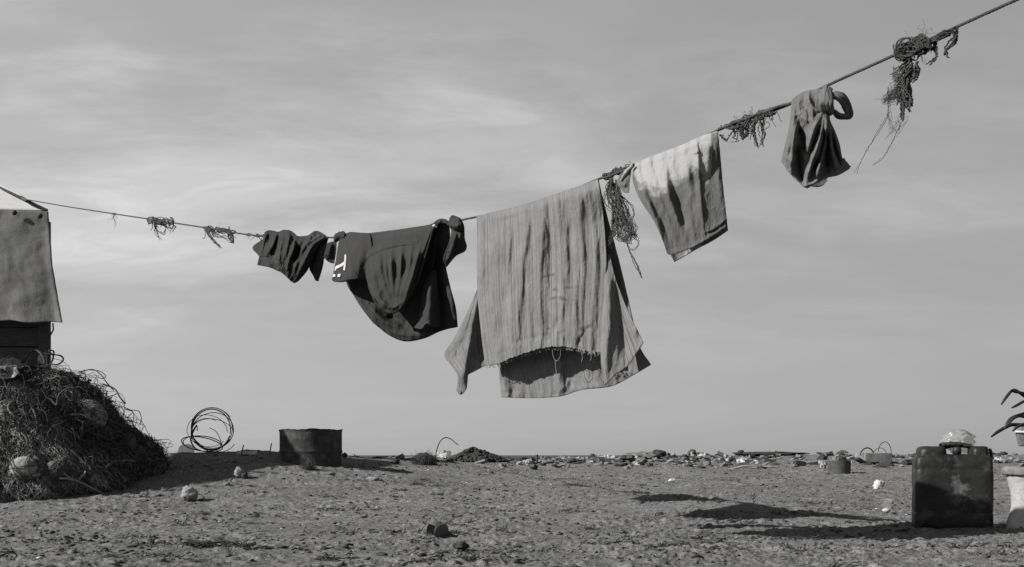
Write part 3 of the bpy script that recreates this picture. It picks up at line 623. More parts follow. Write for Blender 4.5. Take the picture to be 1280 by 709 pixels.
rg = Cloth(HZ([(700, 285), (745, 270), (778, 268)]), HZ([(672, 395), (715, 435), (757, 448)]), HZ([(700, 285), (688, 340), (672, 395)]), HZ([(778, 268), (772, 360), (757, 448)]), 0.02, [(HZ([(745, 275), (700, 400)]), 0.03, 3, 3), (HZ([(765, 290), (740, 430)]), -0.02, 3, 3)], (0.005, 5, 12, 36)); rg.build('cloth', cloth_sh, t, 40, 40)
kr = Acc(); fat(kr, HZ([(770, 262), (790, 232), (820, 222), (856, 232)]), [3, 4.5, 5, 4], 0.03, 24, 12, seed=9, ridge=0.12); kr.build('knot', cloth_sh, t)

# ---- shirt knotted on the line, far right
TW[:] = [1.25, 1018]
cloth_gt = fabric('mid_grey_jersey', 0.098, stain_to=0.12, var=0.22, weave=600, transl=0.06)
t = empty('knotted_shirt', lp(1020, 115), 'grey shirt knotted round the line by its sleeve, hanging alone at the right', 'shirt')
GZ_ = Zm(890, 90, 4.43)
gs = Cloth(GZ_([(442, 160), (460, 140), (500, 115), (540, 102), (600, 96), (640, 100), (658, 130)]), GZ_([(385, 495), (440, 570), (515, 640), (548, 632), (590, 608), (640, 585), (700, 572), (762, 537)]),
           GZ_([(442, 160), (440, 220), (430, 300), (405, 410), (385, 495)]), GZ_([(658, 130), (650, 250), (680, 330), (705, 400), (722, 480), (762, 537)]),
           lambda px, py, u, v: 0.012 + 0.03 * sstep(0, 0.1, v) + 0.05 * np.sin(u * math.pi) * v,
           [(GZ_([(540, 105), (535, 150), (560, 200), (610, 225)]), 0.022, 3, 2.5), (GZ_([(500, 120), (480, 180), (490, 240), (540, 270), (590, 245)]), 0.016, 5, 4), (GZ_([(500, 205), (520, 235), (570, 235)]), 0.026, 8, 8),
            (GZ_([(455, 150), (450, 260), (430, 380), (415, 480)]), 0.03, 4, 4), (GZ_([(470, 270), (450, 400), (440, 540)]), 0.04, 4, 4), (GZ_([(475, 300), (500, 370), (515, 450)]), -0.035, 4, 5), (GZ_([(475, 400), (480, 500), (505, 620)]), -0.05, 5, 5),
            (GZ_([(600, 240), (560, 330), (530, 430), (515, 450)]), 0.05, 5, 6), (GZ_([(620, 250), (590, 400), (550, 500), (518, 620)]), 0.05, 4.5, 4), (GZ_([(610, 270), (560, 420), (525, 560)]), -0.03, 4, 3), (GZ_([(634, 250), (630, 380), (600, 500), (580, 600)]), 0.055, 3.5, 3), (GZ_([(625, 330), (600, 470), (545, 570)]), -0.04, 3.5, 4), 
            (GZ_([(645, 260), (660, 400), (690, 530), (700, 570)]), 0.045, 3.5, 4), (GZ_([(640, 300), (640, 450), (640, 560)]), -0.04, 4, 4), (GZ_([(655, 260), (690, 380), (715, 480)]), 0.03, 3, 3), (GZ_([(665, 350), (690, 470), (720, 540)]), -0.03, 3, 3),
            (GZ_([(388, 490), (440, 562), (513, 630), (590, 600), (640, 578), (755, 530)]), 0.010, 1.6, 1.6)], (0.005, 8, 22, 41), lambda px, py: np.clip(0.5 - np.abs(py - np.interp(px, [977, 1006, 1034, 1062], [202, 233, 221, 210])) / 14, 0, 1) * 0.9, fs=1.25, ws=1.15)
gs.build('body', cloth_gt, t, 170, 150)
bk = Cloth(GZ_([(500, 560), (640, 560)]), GZ_([(545, 632), (580, 638), (615, 628), (637, 603)]), GZ_([(500, 560), (545, 632)]), GZ_([(640, 560), (637, 603)]), -0.05, (), (0.004, 9, 9, 42)); bk.build('back_hem', cloth_gt, t, 40, 30)
band = Acc()
for i, (a, b_) in enumerate(((615, 612), (627, 628), (640, 645), (652, 660))):
    fat(band, GZ_([(a + 6, 84 + 6 * abs(i - 1)), (a - 2, 120), (b_ - 3, 180), (b_, 222), (634, 246)]), [2.5, 3.6, 4.0, 3.6, 1.5], 0, 36, 10, seed=i, ridge=0.08, freq=3, lift=[0.0, 0.06, 0.085, 0.075, 0.05])
band.build('knot_band', cloth_gt, t)
lp_ = Acc()
fat(lp_, GZ_([(652, 128), (690, 124), (732, 148), (758, 195), (766, 242), (732, 252), (694, 244), (674, 222)]), [2.5, 3.6, 4.2, 4.0, 3.2, 3.0, 3.0, 2], 0.02, 50, 14, seed=5, ridge=0.22, freq=4)
fat(lp_, GZ_([(655, 140), (690, 140), (718, 162), (738, 200), (750, 236), (722, 240), (698, 230), (676, 212)]), [2, 3.2, 3.4, 3.2, 2.6, 2.2, 2.2, 1.5], 0.035, 50, 14, seed=6, ridge=0.22, freq=4)
lp_.build('sleeve_loop', cloth_gt, t)
cf = Acc(); fat(cf, GZ_([(716, 482), (735, 510), (757, 536)]), [2, 3.5, 3.5], 0.03, 20, 10, seed=6, ridge=0.15, freq=4); fat(cf, GZ_([(728, 480), (733, 496)]), [1.5, 2], 0.04, 8, 8, seed=7); cf.build('cuff', cloth_gt, t)

TW[:] = [0.0, 640.0]
# ------------------------------------------------------------------ clothes line and its tangles of rope
def twisted(acc, path, rad, pitch, n=None, strands=3, sides=5):
    path = np.asarray(path, float)
    L = np.linalg.norm(np.diff(path, axis=0), axis=1).sum(); n = n or int(L / pitch * 9)
    c = resample(path, n); tg = np.gradient(c, axis=0); tg /= np.linalg.norm(tg, axis=1, keepdims=True)
    a = np.cross(tg, [0, 0, 1.0]); a /= np.linalg.norm(a, axis=1, keepdims=True); b = np.cross(tg, a)
    ph = np.linspace(0, L / pitch * 2 * math.pi, n)
    for k in range(strands):
        q = ph + k * 2 * math.pi / strands
        acc.tubes(c + (a * np.cos(q)[:, None] + b * np.sin(q)[:, None]) * rad * 0.52, rad * 0.56, sides)
ln = smooth_path(LINE, 800); lpath = lp(ln[:, 0], ln[:, 1])
rope = empty('clothes_line', lp(30, 249), 'twisted rope clothes line sagging from the canvas shelter across to the upper right', 'rope')
a = Acc(); twisted(a, lpath, 0.0054, 0.032); a.build('line', M['rope'], rope)
for x0, x1, off in ((752, 800, 2.2), (897, 992, -2.4)):
    a = Acc()
    xs = np.linspace(x0, x1, 60); ys = line_y(xs) + off * np.sin((xs - x0) / (x1 - x0) * math.pi) ** 0.5 + 0.5 * np.sin(xs / 4)
    twisted(a, lp(xs, ys, 0.012), 0.0054, 0.034); a.build('doubled_strand', M['rope'], rope)
e_ = lp(1700, -222); A = Acc(); A.tubes(np.array([[e_[0] + .06, e_[1], float(g_smooth(e_[0], e_[1])) - .1], [e_[0] + .03, e_[1], 1.0], [e_[0] + .02, e_[1], e_[2] + .12]]), [0.05, 0.045, 0.04], 10); A.build('support_pole', M['wood'], rope)
kz = Acc(); fat(kz, [(26, 246), (30, 249), (34, 250.5)], [1.5, 2.4, 1.2], 0, 12, 8); kz.build('knot', M['rope'], rope)

def curl(n, m, start, vec, wob, freq, droop=0.0, seed=0):
    r = np.random.default_rng(seed)
    t_ = np.linspace(0, 1, m)[None, :, None]
    p = start[:, None, :] + vec[:, None, :] * t_
    for k in range(3):
        amp = wob * r.normal(size=(n, 1, 3)) / (k + 1); ph = r.uniform(0, 6.28, (n, 1, 3)); fr = freq * (k + 1) * r.uniform(0.6, 1.4, (n, 1, 3))
        p = p + amp * (np.sin(t_ * fr + ph) - np.sin(ph))
    p[..., 2] -= droop * (t_[..., 0] ** 2)
    return p
def tangle(name, label, px0, px1, n_knot, n_hang, hang_px, seed, spread=5, rad=0.0022, mats=('rope',), hang_dir=(0, 1), wisps=0, extra=None, group='tangles of frayed rope on the line'):
    r = np.random.default_rng(seed); pxc = (px0 + px1) / 2
    root = empty(name, lp(pxc, line_y(pxc)), label, 'rope tangle', group)
    sc = float(zl(pxc)) / F
    # loops wound about the line
    m = 26; A = Acc()
    for i in range(n_knot):
        cx0 = r.uniform(px0, px1); tt = np.linspace(0, r.uniform(0.7, 1.8) * 2 * math.pi, m); rr = r.uniform(0.25, 1.0) * spread
        ex = r.uniform(0.5, 1.3); ph = r.uniform(0, 6.28)
        qx = cx0 + rr * ex * np.cos(tt + ph) + r.normal() * 1.0 + np.linspace(0, r.normal() * spread * 0.7, m)
        qy = line_y(cx0) + rr * np.sin(tt + ph) * r.uniform(0.5, 1.1) + r.normal() * spread * 0.25 + 0.2 * spread
        dd = rr * sc * np.sin(tt * 0.9 + ph * 2) * 0.9
        A.tubes(lp(qx, qy, dd), rad * r.uniform(0.6, 1.25), 5)
    tag(A.build('wound_fibre', M[mats[0]], root), kind='stuff')
    if n_hang:
        for i in range(n_hang):
            A = Acc(); cx0 = r.uniform(px0, px1); l_ = hang_px * r.uniform(0.3, 1.0)
            st = lp(cx0, line_y(cx0) + 1, r.normal() * spread * sc * 0.4)[None]
            ve = np.array([[(hang_dir[0] + r.normal() * 0.35) * l_ * sc, r.normal() * 0.15 * l_ * sc, -hang_dir[1] * l_ * sc]])
            A.tubes(curl(1, 18, st, ve, 0.09 * l_ * sc + 0.004, 5, 0, int(r.integers(1e6))), np.linspace(rad * 1.1, rad * 0.5, 18) * r.uniform(0.5, 1.3), 5)
            A.build('hanging_strand', M[mats[-1]], root)
    if wisps:
        A = Acc()
        for i in range(wisps):
            cx0 = r.uniform(px0, px1); l_ = spread * r.uniform(0.6, 1.8); an = r.uniform(0, 6.28)
            st = lp(cx0 + r.normal(), line_y(cx0) + r.normal() * spread * 0.4)[None]; ve = np.array([[math.cos(an) * l_ * sc, r.normal() * l_ * sc * .5, math.sin(an) * l_ * sc]])
            A.tubes(curl(1, 10, st, ve, 0.2 * l_ * sc, 6, 0, int(r.integers(1e6))), 0.0007, 3)
        tag(A.build('loose_fibre', M['rope_pale'], root), kind='stuff')
    for nm, mt, specs in (extra or []):
        for pts, rd, cp, sp in specs:             # copies of a traced strand with a little scatter
            A = Acc()
            for k in range(cp):
                q = np.asarray(pts, float) + r.normal(size=(len(pts), 2)) * sp; q[0] = pts[0]
                c = smooth_path(q, 40); dd = sc * sp * 1.5 * np.sin(np.linspace(0, 5, 40) + r.uniform(0, 6)); dd[0] = 0
                w = lp(c[:, 0], c[:, 1], dd) + 0.0015 * r.normal(size=(40, 3)) * min(1, sp); A.tubes(w, np.linspace(rd, rd * 0.6, 40), 5)
                if cp < 9: A.build(nm, M[mt], root); A = Acc()
            if cp >= 9: tag(A.build('frayed_fibre', M[mt], root), kind='stuff')
    return root
tangle('rope_tangle', 'thin wisp of frayed twine knotted on the line nearest the canvas shelter', 139, 146, 6, 5, 20, 1, 1.6, 0.0016, ('rope_dark', 'rope'), (-0.1, 1), 14)
tangle('rope_tangle', 'dark tangle of curled rope ends, second one from the canvas shelter', 188, 216, 34, 12, 14, 2, 4.0, 0.0042, ('rope_dark', 'rope_dark'), (0.1, 1), 20,
       [('dangling_loop', 'rope_dark', [([(192, 276), (195, 288), (205, 291), (208, 280)], 0.004, 2, 1.2), ([(194, 280), (197, 292), (199, 299)], 0.003, 3, 1.5), ([(213, 272), (217, 276), (215, 285), (210, 282)], 0.003, 3, 1.2)])])
tangle('rope_tangle', 'ragged tangle with ends trailing down to the right beside the dark shorts', 256, 292, 26, 10, 13, 3, 3.6, 0.0040, ('rope_dark', 'rope_dark'), (0.5, 1), 20,
       [('dangling_loop', 'rope_dark', [([(258, 287), (262, 294), (270, 302), (275, 308)], 0.0045, 4, 1.6), ([(263, 288), (272, 294), (281, 296), (288, 303)], 0.0035, 3, 1.5), ([(285, 289), (291, 297), (292, 303), (289, 302)], 0.004, 3, 1.0), ([(286, 290), (286, 283)], 0.004, 2, .6)])])
tangle('rope_tangle', 'few thin threads knotted on the line touching the dark shorts', 308, 332, 10, 5, 14, 4, 2.4, 0.0018, ('rope_dark', 'rope_dark'), (0.1, 1), 14)
tangle('rope_tangle', 'long bushy bundle of rope and rag dangling between the sheet and the towel', 757, 790, 30, 0, 30, 5, 4.5, 0.0030, ('rope_dark', 'rope'), (0, 1), 20,
       [('hanging_strand', 'rope', [([(765, 222), (764, 245), (775, 262), (786, 285), (790, 292)], 0.0022, 26, 5.0), ([(770, 225), (774, 250), (770, 275), (774, 296), (786, 300), (788, 288)], 0.0020, 18, 4.0), ([(772, 240), (782, 270), (778, 290)], 0.0022, 22, 5.0), ([(766, 262), (768, 285), (763, 300)], 0.0024, 8, 3)]),
        ('long_tail', 'rope_dark', [([(780, 285), (786, 305), (792, 328), (803, 347), (798, 338), (790, 318)], 0.0020, 2, 1.2), ([(768, 275), (764, 300), (762, 309)], 0.0028, 2, 1.5), ([(784, 290), (796, 300), (795, 310), (785, 311)], 0.0016, 2, 1.5)])])
tangle('rope_tangle', 'shaggy frayed wrapping bound along the line between the towel and the knotted shirt', 912, 968, 60, 22, 26, 6, 5.5, 0.0026, ('rope', 'rope'), (0.0, 1), 60,
       [('hanging_bow', 'rope_dark', [([(930, 154), (926, 165), (927, 172), (933, 166), (931, 156)], 0.0048, 4, 1.6), ([(944, 150), (943, 165), (946, 184)], 0.0022, 6, 2.2), ([(950, 150), (954, 168), (953, 182)], 0.0018, 5, 2.2), ([(900, 168), (908, 176), (912, 170), (921, 156)], 0.0024, 2, 1)])])
big = tangle('rope_tangle', 'largest rope tangle, with frayed bundles and thin threads trailing below at the upper right', 1126, 1158, 90, 0, 40, 7, 11, 0.0025, ('rope_dark', 'rope'), (-0.2, 1), 40,
       [('frayed_bundle', 'rope', [([(1138, 72), (1130, 85), (1122, 92), (1118, 96)], 0.0024, 14, 3.5), ([(1140, 80), (1134, 95), (1128, 110), (1130, 132)], 0.0024, 26, 5.5), ([(1146, 78), (1146, 92), (1138, 102)], 0.0030, 6, 2.5)]),
        ('rope_end', 'rope_dark', [([(1134, 98), (1137, 115), (1138, 135)], 0.0048, 5, 2.0), ([(1132, 100), (1130, 125), (1128, 150)], 0.0045, 4, 1.6), ([(1148, 70), (1166, 62), (1170, 72), (1162, 80)], 0.0032, 4, 1.8), ([(1160, 52), (1176, 45), (1192, 38)], 0.003, 14, 2.6), ([(1196, 36), (1194, 50), (1184, 62), (1182, 70)], 0.0036, 5, 2.0)]),
        ('trailing_thread', 'rope_dark', [([(1112, 140), (1098, 165), (1084, 190), (1068, 219)], 0.0010, 2, 1.2), ([(1128, 150), (1115, 175), (1104, 195), (1092, 205)], 0.0009, 2, 1.5), ([(1110, 110), (1108, 150), (1116, 162), (1126, 152), (1118, 168)], 0.0007, 5, 4.0)]),
        ('fuzz', 'rope', [([(1130, 105), (1118, 118), (1108, 125)], 0.0008, 50, 5.0)])])
# bit of rag pegged in the bundle by the towel
rgz = Cloth([(775, 218), (784, 212), (790, 208)], [(780, 241), (786, 241)], [(775, 218), (772, 230), (780, 241)], [(790, 208), (787, 228), (786, 241)], 0.04, [([(784, 212), (781, 235)], 0.02, 3, 3)], (0.004, 4, 9, 51))
o = empty('rag_scrap', lp(782, 215), 'scrap of grey rag knotted on the line at the towel\'s left corner', 'rag'); rgz.build('cloth', cloth_gt, o, 30, 30)
kz = Acc(); fat(kz, [(776, 226), (784, 214), (792, 206)], [1.5, 2.8, 2.2], 0.06, 16, 8); kz.build('knot', M['pale'], o)

# ------------------------------------------------------------------ canvas shelter at the left
ZS = 11.0
def sp(px, py, dz=0.0): return np.array(P(px, py, ZS + dz))
shack = empty('shack', (-6.6, ZS + 0.9, 0.2), 'board shack under a pale canvas cover at the picture edge beside the net heap', 'shack')
canvas = fabric('shelter_canvas', 0.145, stripe=0.45, stain_to=0.11, sfreq=120, var=0.15, weave=250, transl=0.08)
roofm = fabric('white_sheeting', 0.46, var=0.12, weave=200)
# front cover: hangs from the eave at the top, flares to the lower right
def plane_cloth(name, tl, tr, bl, br, dfun, mat, parent, nu=90, nv=90, thick=0.008, sag=0.0, side=0.0):
    u = np.linspace(0, 1, nu)[None, :, None]; v = np.linspace(0, 1, nv)[:, None, None]
    p = (1 - v) * ((1 - u) * tl + u * tr) + v * ((1 - u) * bl + u * br)
    p = p.copy(); U, V = u[..., 0] + 0 * v[..., 0], v[..., 0] + 0 * u[..., 0]
    p[..., 1] -= dfun(U, V)
    p[..., 2] += sag * (perlin(U * 9, U * 0, 3)) * V
    p[..., 0] += side * np.sin(V * math.pi) * U
    uv = np.stack([U * np.linalg.norm(tr - tl), V * np.linalg.norm(bl - tl)], -1).reshape(-1, 2)
    st = np.clip(0.45 + 0.8 * fbm(U * 3.2, V * 2.2, 77, 3), 0, 1) * (np.abs(V - .5) < .45)
    o = mesh_np(name, p, grid_faces(nv, nu), mat, parent, uv=uv, attrs={'stain': st})
    md = o.modifiers.new('thickness', 'SOLIDIFY'); md.thickness = thick; md.offset = 0
    return o
plane_cloth('canvas_cover', sp(-260, 257, -.06), sp(60, 264.5, -.06), sp(-260, 388, -.16), sp(79, 405, -.16), lambda u, v: 0.02 * np.sin(u * 21 + v * 2) * v + 0.035 * fbm(u * 6, v * 2.2, 61, 4) + 0.004 * fbm(u * 22 + v * 3, v * 5, 63, 3) + 0.05 * np.exp(-((u - 1) / 0.02) ** 2) * v, canvas, shack, 160, 90, sag=0.05, side=-0.015)
SK = np.array([-0.62, 1.0, 0.0])                   # the side wall runs back and to the left
back_r = sp(59, 264.5) + SK * 2.6
# tent roof: white sheet from the eave up to the ridge
apex_r = np.array(P(-140, 150, ZS + 1.3)); apex_l = np.array(P(-400, 150, ZS + 1.3))
plane_cloth('roof_sheet', apex_l, apex_r, sp(-300, 256, -0.03), sp(58, 263.5, -0.03), lambda u, v: 0.03 * np.sin(u * 17) * np.sin(v * math.pi), roofm, shack, 90, 50)
plane_cloth('roof_sheet', apex_r, apex_r + np.array([0, .02, -.005]), sp(58.3, 263.5, -0.03), back_r + np.array([0, 0, 0.01]), lambda u, v: 0.0 * u, roofm, shack, 30, 40)
e = Acc(); e.tubes(np.array([apex_r + [0, -.02, 0.02], sp(0, 235, 0.3), sp(30, 249, 0.02), sp(59, 263, -.04)]), 0.016, 6); e.build('hip_rope', M['rope_dark'], shack)
b = Acc()
def boxm(acc, x0, x1, y0, y1, z0, z1, bev=0.006):
    bm = bmesh.new(); bmesh.ops.create_cube(bm, size=1)
    for vv in bm.verts: vv.co = Vector(((x0 + x1) / 2 + vv.co.x * (x1 - x0), (y0 + y1) / 2 + vv.co.y * (y1 - y0), (z0 + z1) / 2 + vv.co.z * (z1 - z0)))
    bmesh.ops.bevel(bm, geom=list(bm.edges), offset=bev, segments=2, affect='EDGES', profile=0.7)
    bmesh.ops.triangulate(bm, faces=list(bm.faces))
    vs = np.array([x.co[:] for x in bm.verts]); fs = np.array([[y.index for y in x.verts] for x in bm.faces]); bm.free()
    acc.add(vs, fs)
xr = P(60.5, 400, ZS + 0.05)[0]
for i in range(9):
    z0 = 0.1 + i * 0.215
    b = Acc(); boxm(b, xr - 3.6, xr - 0.10, ZS + 0.06 + 0.006 * (i % 3), ZS + 0.10, z0 + 0.006, z0 + 0.205 + 0.004 * (i % 2)); o = b.build('plank', M['wood'], shack, smooth=False)
    b = Acc(); boxm(b, -0.02, 0.02, 0.05, 2.5, z0 + 0.006, z0 + 0.207); b.v[0][:, 0] += xr - 0.06 + SK[0] * b.v[0][:, 1]; b.v[0][:, 1] += ZS + 0.08; o = b.build('plank', M['wood'], shack, smooth=False)
b = Acc(); boxm(b, xr - 3.6, xr - 0.12, ZS + 0.12, ZS + 0.14, 0.05, 2.95); b.build('wall_backing', M['wood'], shack, smooth=False)
b = Acc(); boxm(b, xr - 0.105, xr, ZS + 0.03, ZS + 0.115, 0.1, 3.0); b.build('corner_post', M['wood'], shack, smooth=False)
for px, py in ((18, 266), (50, 270)):
    v, f = lathe([(0.0, 0.02), (0.022, 0.016), (0.03, 0.0), (0.0, -0.002)], 12); v = v[:, [0, 2, 1]] * np.array([1, -1, 1])
    mesh_np('tie_button', v + sp(px, py, -0.12), f, M['dark'], shack)
b = Acc(); c_ = sp(66, 404, -0.1); b.tubes(smooth_path([c_, c_ + [0.005, 0, -0.07], c_ + [-0.02, 0.01, -0.11], c_ + [-.035, 0, -.15]], 20), 0.008, 6); b.build('tie_strap', M['rope_dark'], shack)

# the awning and its posts are unseen, added at left to shade the sand
wa = [np.array(q, float) for q in ((-5.25, 8.5, 2.7), (-5.5, 10.25, 2.95), (-6.6, 7.15, 2.65), (-7.8, 10.2, 2.9))]
plane_cloth('shadow_caster', wa[2], wa[0], wa[3], wa[1], lambda u, v: 0 * u, canvas, shack, 40, 40)
for q in (wa[0], wa[2]):
    b = Acc(); boxm(b, q[0] - .04, q[0] + .04, q[1] + .03, q[1] + .11, 0.0, q[2] - .01); b.build('shadow_caster_post', M['wood'], shack, smooth=False)

# ------------------------------------------------------------------ heap of fishing nets
heap_c = np.array([-4.12, 8.40, 0.0])
def heap_pt(a, t):                                # a: bearing; t: 0 at the foot, 1 at the top
    a = np.asarray(a, float); t = np.asarray(t, float)
    prof = np.interp(t, [0, 0.12, 0.22, 0.36, 0.52, 0.68, 0.84, 0.94, 1.0], [1.0, 1.03, 0.98, 0.85, 0.72, 0.60, 0.42, 0.22, 0.0])
    zz = np.interp(t, [0, 0.22, 0.36, 0.52, 0.68, 0.84, 0.94, 1.0], [0.0, 0.27, 0.44, 0.64, 0.84, 1.02, 1.10, 1.12])
    rx = 1.04 + 0.9 * sstep(0.3, -1.0, np.cos(a)); ry = 0.95
    n_ = 1 + 0.16 * perlin(np.cos(a) * 1.7 + t * 1.2, np.sin(a) * 1.7 + t * 2.0, 91) + 0.075 * fbm(np.cos(a) * 5 + t * 3, np.sin(a) * 5 + t * 5, 92, 3)
    x = heap_c[0] + rx * prof * n_ * np.cos(a); y = heap_c[1] + ry * prof * n_ * np.sin(a)
    z = zz * (0.96 + 0.05 * np.cos(a - 3.6)) * (1 + 0.06 * perlin(x * 1.9, y * 1.9, 93))
    return np.stack([x, y, z + np.minimum(g_smooth(x, y), 0.4) * (1 - 0.85 * t) - 0.05 * (1 - t)], -1)
heap = empty('net_heap', (heap_c[0], heap_c[1], 0.05), 'big heap of dark tangled fishing nets and floats beside the shack', 'fishing nets')
AA, TTm = np.meshgrid(np.linspace(-math.pi, math.pi, 241), np.linspace(0, 1, 110), indexing='ij')
hp = heap_pt(AA, TTm); ctr0 = np.array([heap_c[0], heap_c[1], 0.45])
hp = hp + (ctr0 - hp) * 0.035
mesh_np('matted_core', hp, grid_faces(241, 110), M['net_core'], heap)
def heap_rand(n, lo=0.02, hi=0.99, front=True, r=rng):
    a = r.uniform(-math.pi, 0.35, n) if front else r.uniform(-math.pi, math.pi, n)
    t = 1 - (1 - r.uniform(lo, hi, n)) ** 0.8
    return a, t
def out_dir(p): d = p - ctr0; return d / np.linalg.norm(d, axis=-1, keepdims=True)
# twine in bunches that lie along the heap, then loose curls
def strands(n, m, amin, lift, rad, seed, lean=(-1.2, 0.35), wob=0.03, length=(0.08, 0.30), lo=0.02):
    r = np.random.default_rng(seed); a, t = heap_rand(n, lo, 0.98, r=r)
    s_ = np.linspace(-.5, .5, m)[None]
    fl = 1.5 * perlin(a * 2.2, t * 3.5, seed)      # locally a common lay, as where one net is gathered
    ln_ = r.uniform(*length, n)[:, None]
    th_ = (fl + r.normal(size=n) * 0.45 + lean[0] * 0)[:, None]
    aa = a[:, None] + s_ * ln_ * np.sin(th_) * 1.1; tt = np.clip(t[:, None] + s_ * ln_ * np.cos(th_), 0, 0.995)
    p = heap_pt(aa, tt); o = out_dir(p)
    p = p + o * (lift * (0.4 + 0.6 * np.cos(s_ * 3.0)) * r.uniform(0.2, 1.0, (n, 1)))[..., None]
    for k in (1, 2, 3):
        p = p + wob / k * r.normal(size=(n, 1, 3)) * np.sin(s_[..., None] * r.uniform(3, 8, (n, 1, 3)) * k + r.uniform(0, 6, (n, 1, 3)))
    A = Acc(); A.tubes(p, rad, 3); return A
tag(strands(8000, 12, 0, 0.05, 0.0022, 201, wob=0.020, length=(0.05, 0.2)).build('dark_twine', M['net'], heap), kind='stuff')
tag(strands(3600, 12, 0, 0.06, 0.0019, 202, wob=0.015, length=(0.06, 0.2)).build('bleached_twine', M['net_pale'], heap), kind='stuff')
tag(strands(700, 16, 0, 0.12, 0.0024, 203, wob=0.05, lo=0.3).build('loose_twine', M['net'], heap), kind='stuff')
# meshwork: diamonds of net drawn over the left and the middle of the heap
A = Acc()
for k in range(190):
    for sg in (1, -1):
        a0 = -3.05 + k * 0.0125
        s_ = np.linspace(0, 1, 46); aa = a0 + sg * 0.55 * (s_ - 0.5) + 0.05 * np.sin(s_ * 11 + k); tt = 0.05 + 0.72 * s_ + 0.02 * np.sin(s_ * 17 + k * 1.7)
        p = heap_pt(aa, tt); p = p + out_dir(p) * (0.055 + 0.03 * perlin(aa * 5, tt * 6, 55))[:, None] + 0.004 * rng.normal(size=p.shape); A.tubes(p, 0.0026, 3)
tag(A.build('net_mesh', M['net_pale'], heap), kind='stuff')
# heavy ropes lying over it, each a part
rope_specs = []
for k in range(46):
    a, t_ = random.uniform(-2.9, 0.1), random.uniform(0.25, 0.95)
    rope_specs.append((a, t_))
for k, (a, t_) in enumerate(rope_specs):
    m = 34; s_ = np.linspace(0, 1, m); tw_ = random.uniform(0, 6.28); l_ = random.uniform(0.25, 0.7)
    aa = a + l_ * (np.cos(tw_) * (s_ - .5) + 0.25 * np.sin(s_ * random.uniform(4, 9) + k)); tt = np.clip(t_ + 0.6 * l_ * (np.sin(tw_) * (s_ - .5) + 0.2 * np.cos(s_ * random.uniform(4, 9))), 0.02, 0.995)
    p = heap_pt(aa, tt); p = p + out_dir(p) * (0.05 + 0.05 * np.sin(s_ * 5 + k))[:, None]
    A = Acc(); A.tubes(p, random.uniform(0.006, 0.012), 6); A.build('rope', M[('rope', 'rope_pale', 'rope_dark')[k % 3]], heap)
# loops that stand out against the sky, traced at the heap's own distance
def hz(pts, Z=8.4): return np.array([P(420 * 0 + x, y, Z) for x, y in pts])
HPZ = Zm(0, 420, 3.083)
for pts, r_ in (([(95, 95), (105, 65), (135, 55), (165, 75), (180, 105), (150, 110)], 0.014), ([(150, 70), (200, 70), (235, 78), (246, 95), (225, 112), (185, 105)], 0.011), ([(190, 112), (200, 80), (210, 60), (196, 58), (205, 75)], 0.010),
                ([(340, 130), (380, 135), (412, 155), (400, 165), (380, 160)], 0.005), ([(495, 285), (530, 290), (550, 320), (540, 345)], 0.005), ([(480, 275), (510, 295), (520, 325), (500, 330)], 0.005), ([(300, 140), (350, 128), (390, 150), (420, 185), (440, 210)], 0.007), ([(60, 130), (75, 100), (120, 98), (160, 120)], 0.009), ([(395, 185), (440, 205), (470, 240), (485, 262)], 0.009), ([(160, 200), (175, 235), (190, 245), (215, 265), (230, 230), (265, 205), (300, 200)], 0.011), ([(140, 150), (190, 165), (235, 158), (262, 180)], 0.012)):
    q = smooth_path(HPZ(pts), 40)
    # seat each loop on the side of the heap that faces the camera
    zz = 8.25 if min(p[1] for p in pts) < 120 else (7.75 if r_ > 0.008 else 8.3)
    p = hz(q, zz); p[:, 1] += 0.03 * np.sin(np.linspace(0, 6, 40)); A = Acc(); A.tubes(p, r_ * 0.7, 6); A.build('rope', M['rope' if r_ > 0.006 else 'rope_dark'], heap)
def heap_hit(px, py):                             # point of the heap met by the ray of a photo pixel
    a, t_ = np.meshgrid(np.linspace(-math.pi, 0.2, 360), np.linspace(0, 1, 240), indexing='ij'); p = heap_pt(a, t_)
    qx = CX + F * p[..., 0] / p[..., 1]; qy = HY - F * (p[..., 2] - CH) / p[..., 1]
    d = np.hypot(qx - px, qy - py) + 3.0 * np.maximum(0, p[..., 1] - 8.3); return p.reshape(-1, 3)[np.argmin(d)]
floats = [((330, 305), (0.165, 0.12, 0.115), 'pale'), ((100, 515), (0.13, 0.10, 0.105), 'pale'), ((35, 305), (0.075, 0.06, 0.11), 'pale'), ((215, 520), (0.10, 0.08, 0.09), 'mid'), ((470, 415), (0.10, 0.08, 0.10), 'mid'), ((340, 540), (0.045, 0.04, 0.05), 'white'), ((20, 400), (0.06, 0.05, 0.06), 'mid')]
M['float'] = material('stained_float', 0.17, 0.7, 0.5, 7, 0.3, 40, spots=(0.03, 12, 0.5, 0.62))
M['float_dark'] = material('dirty_float', 0.05, 0.8, 0.5, 7, 0.3, 40)
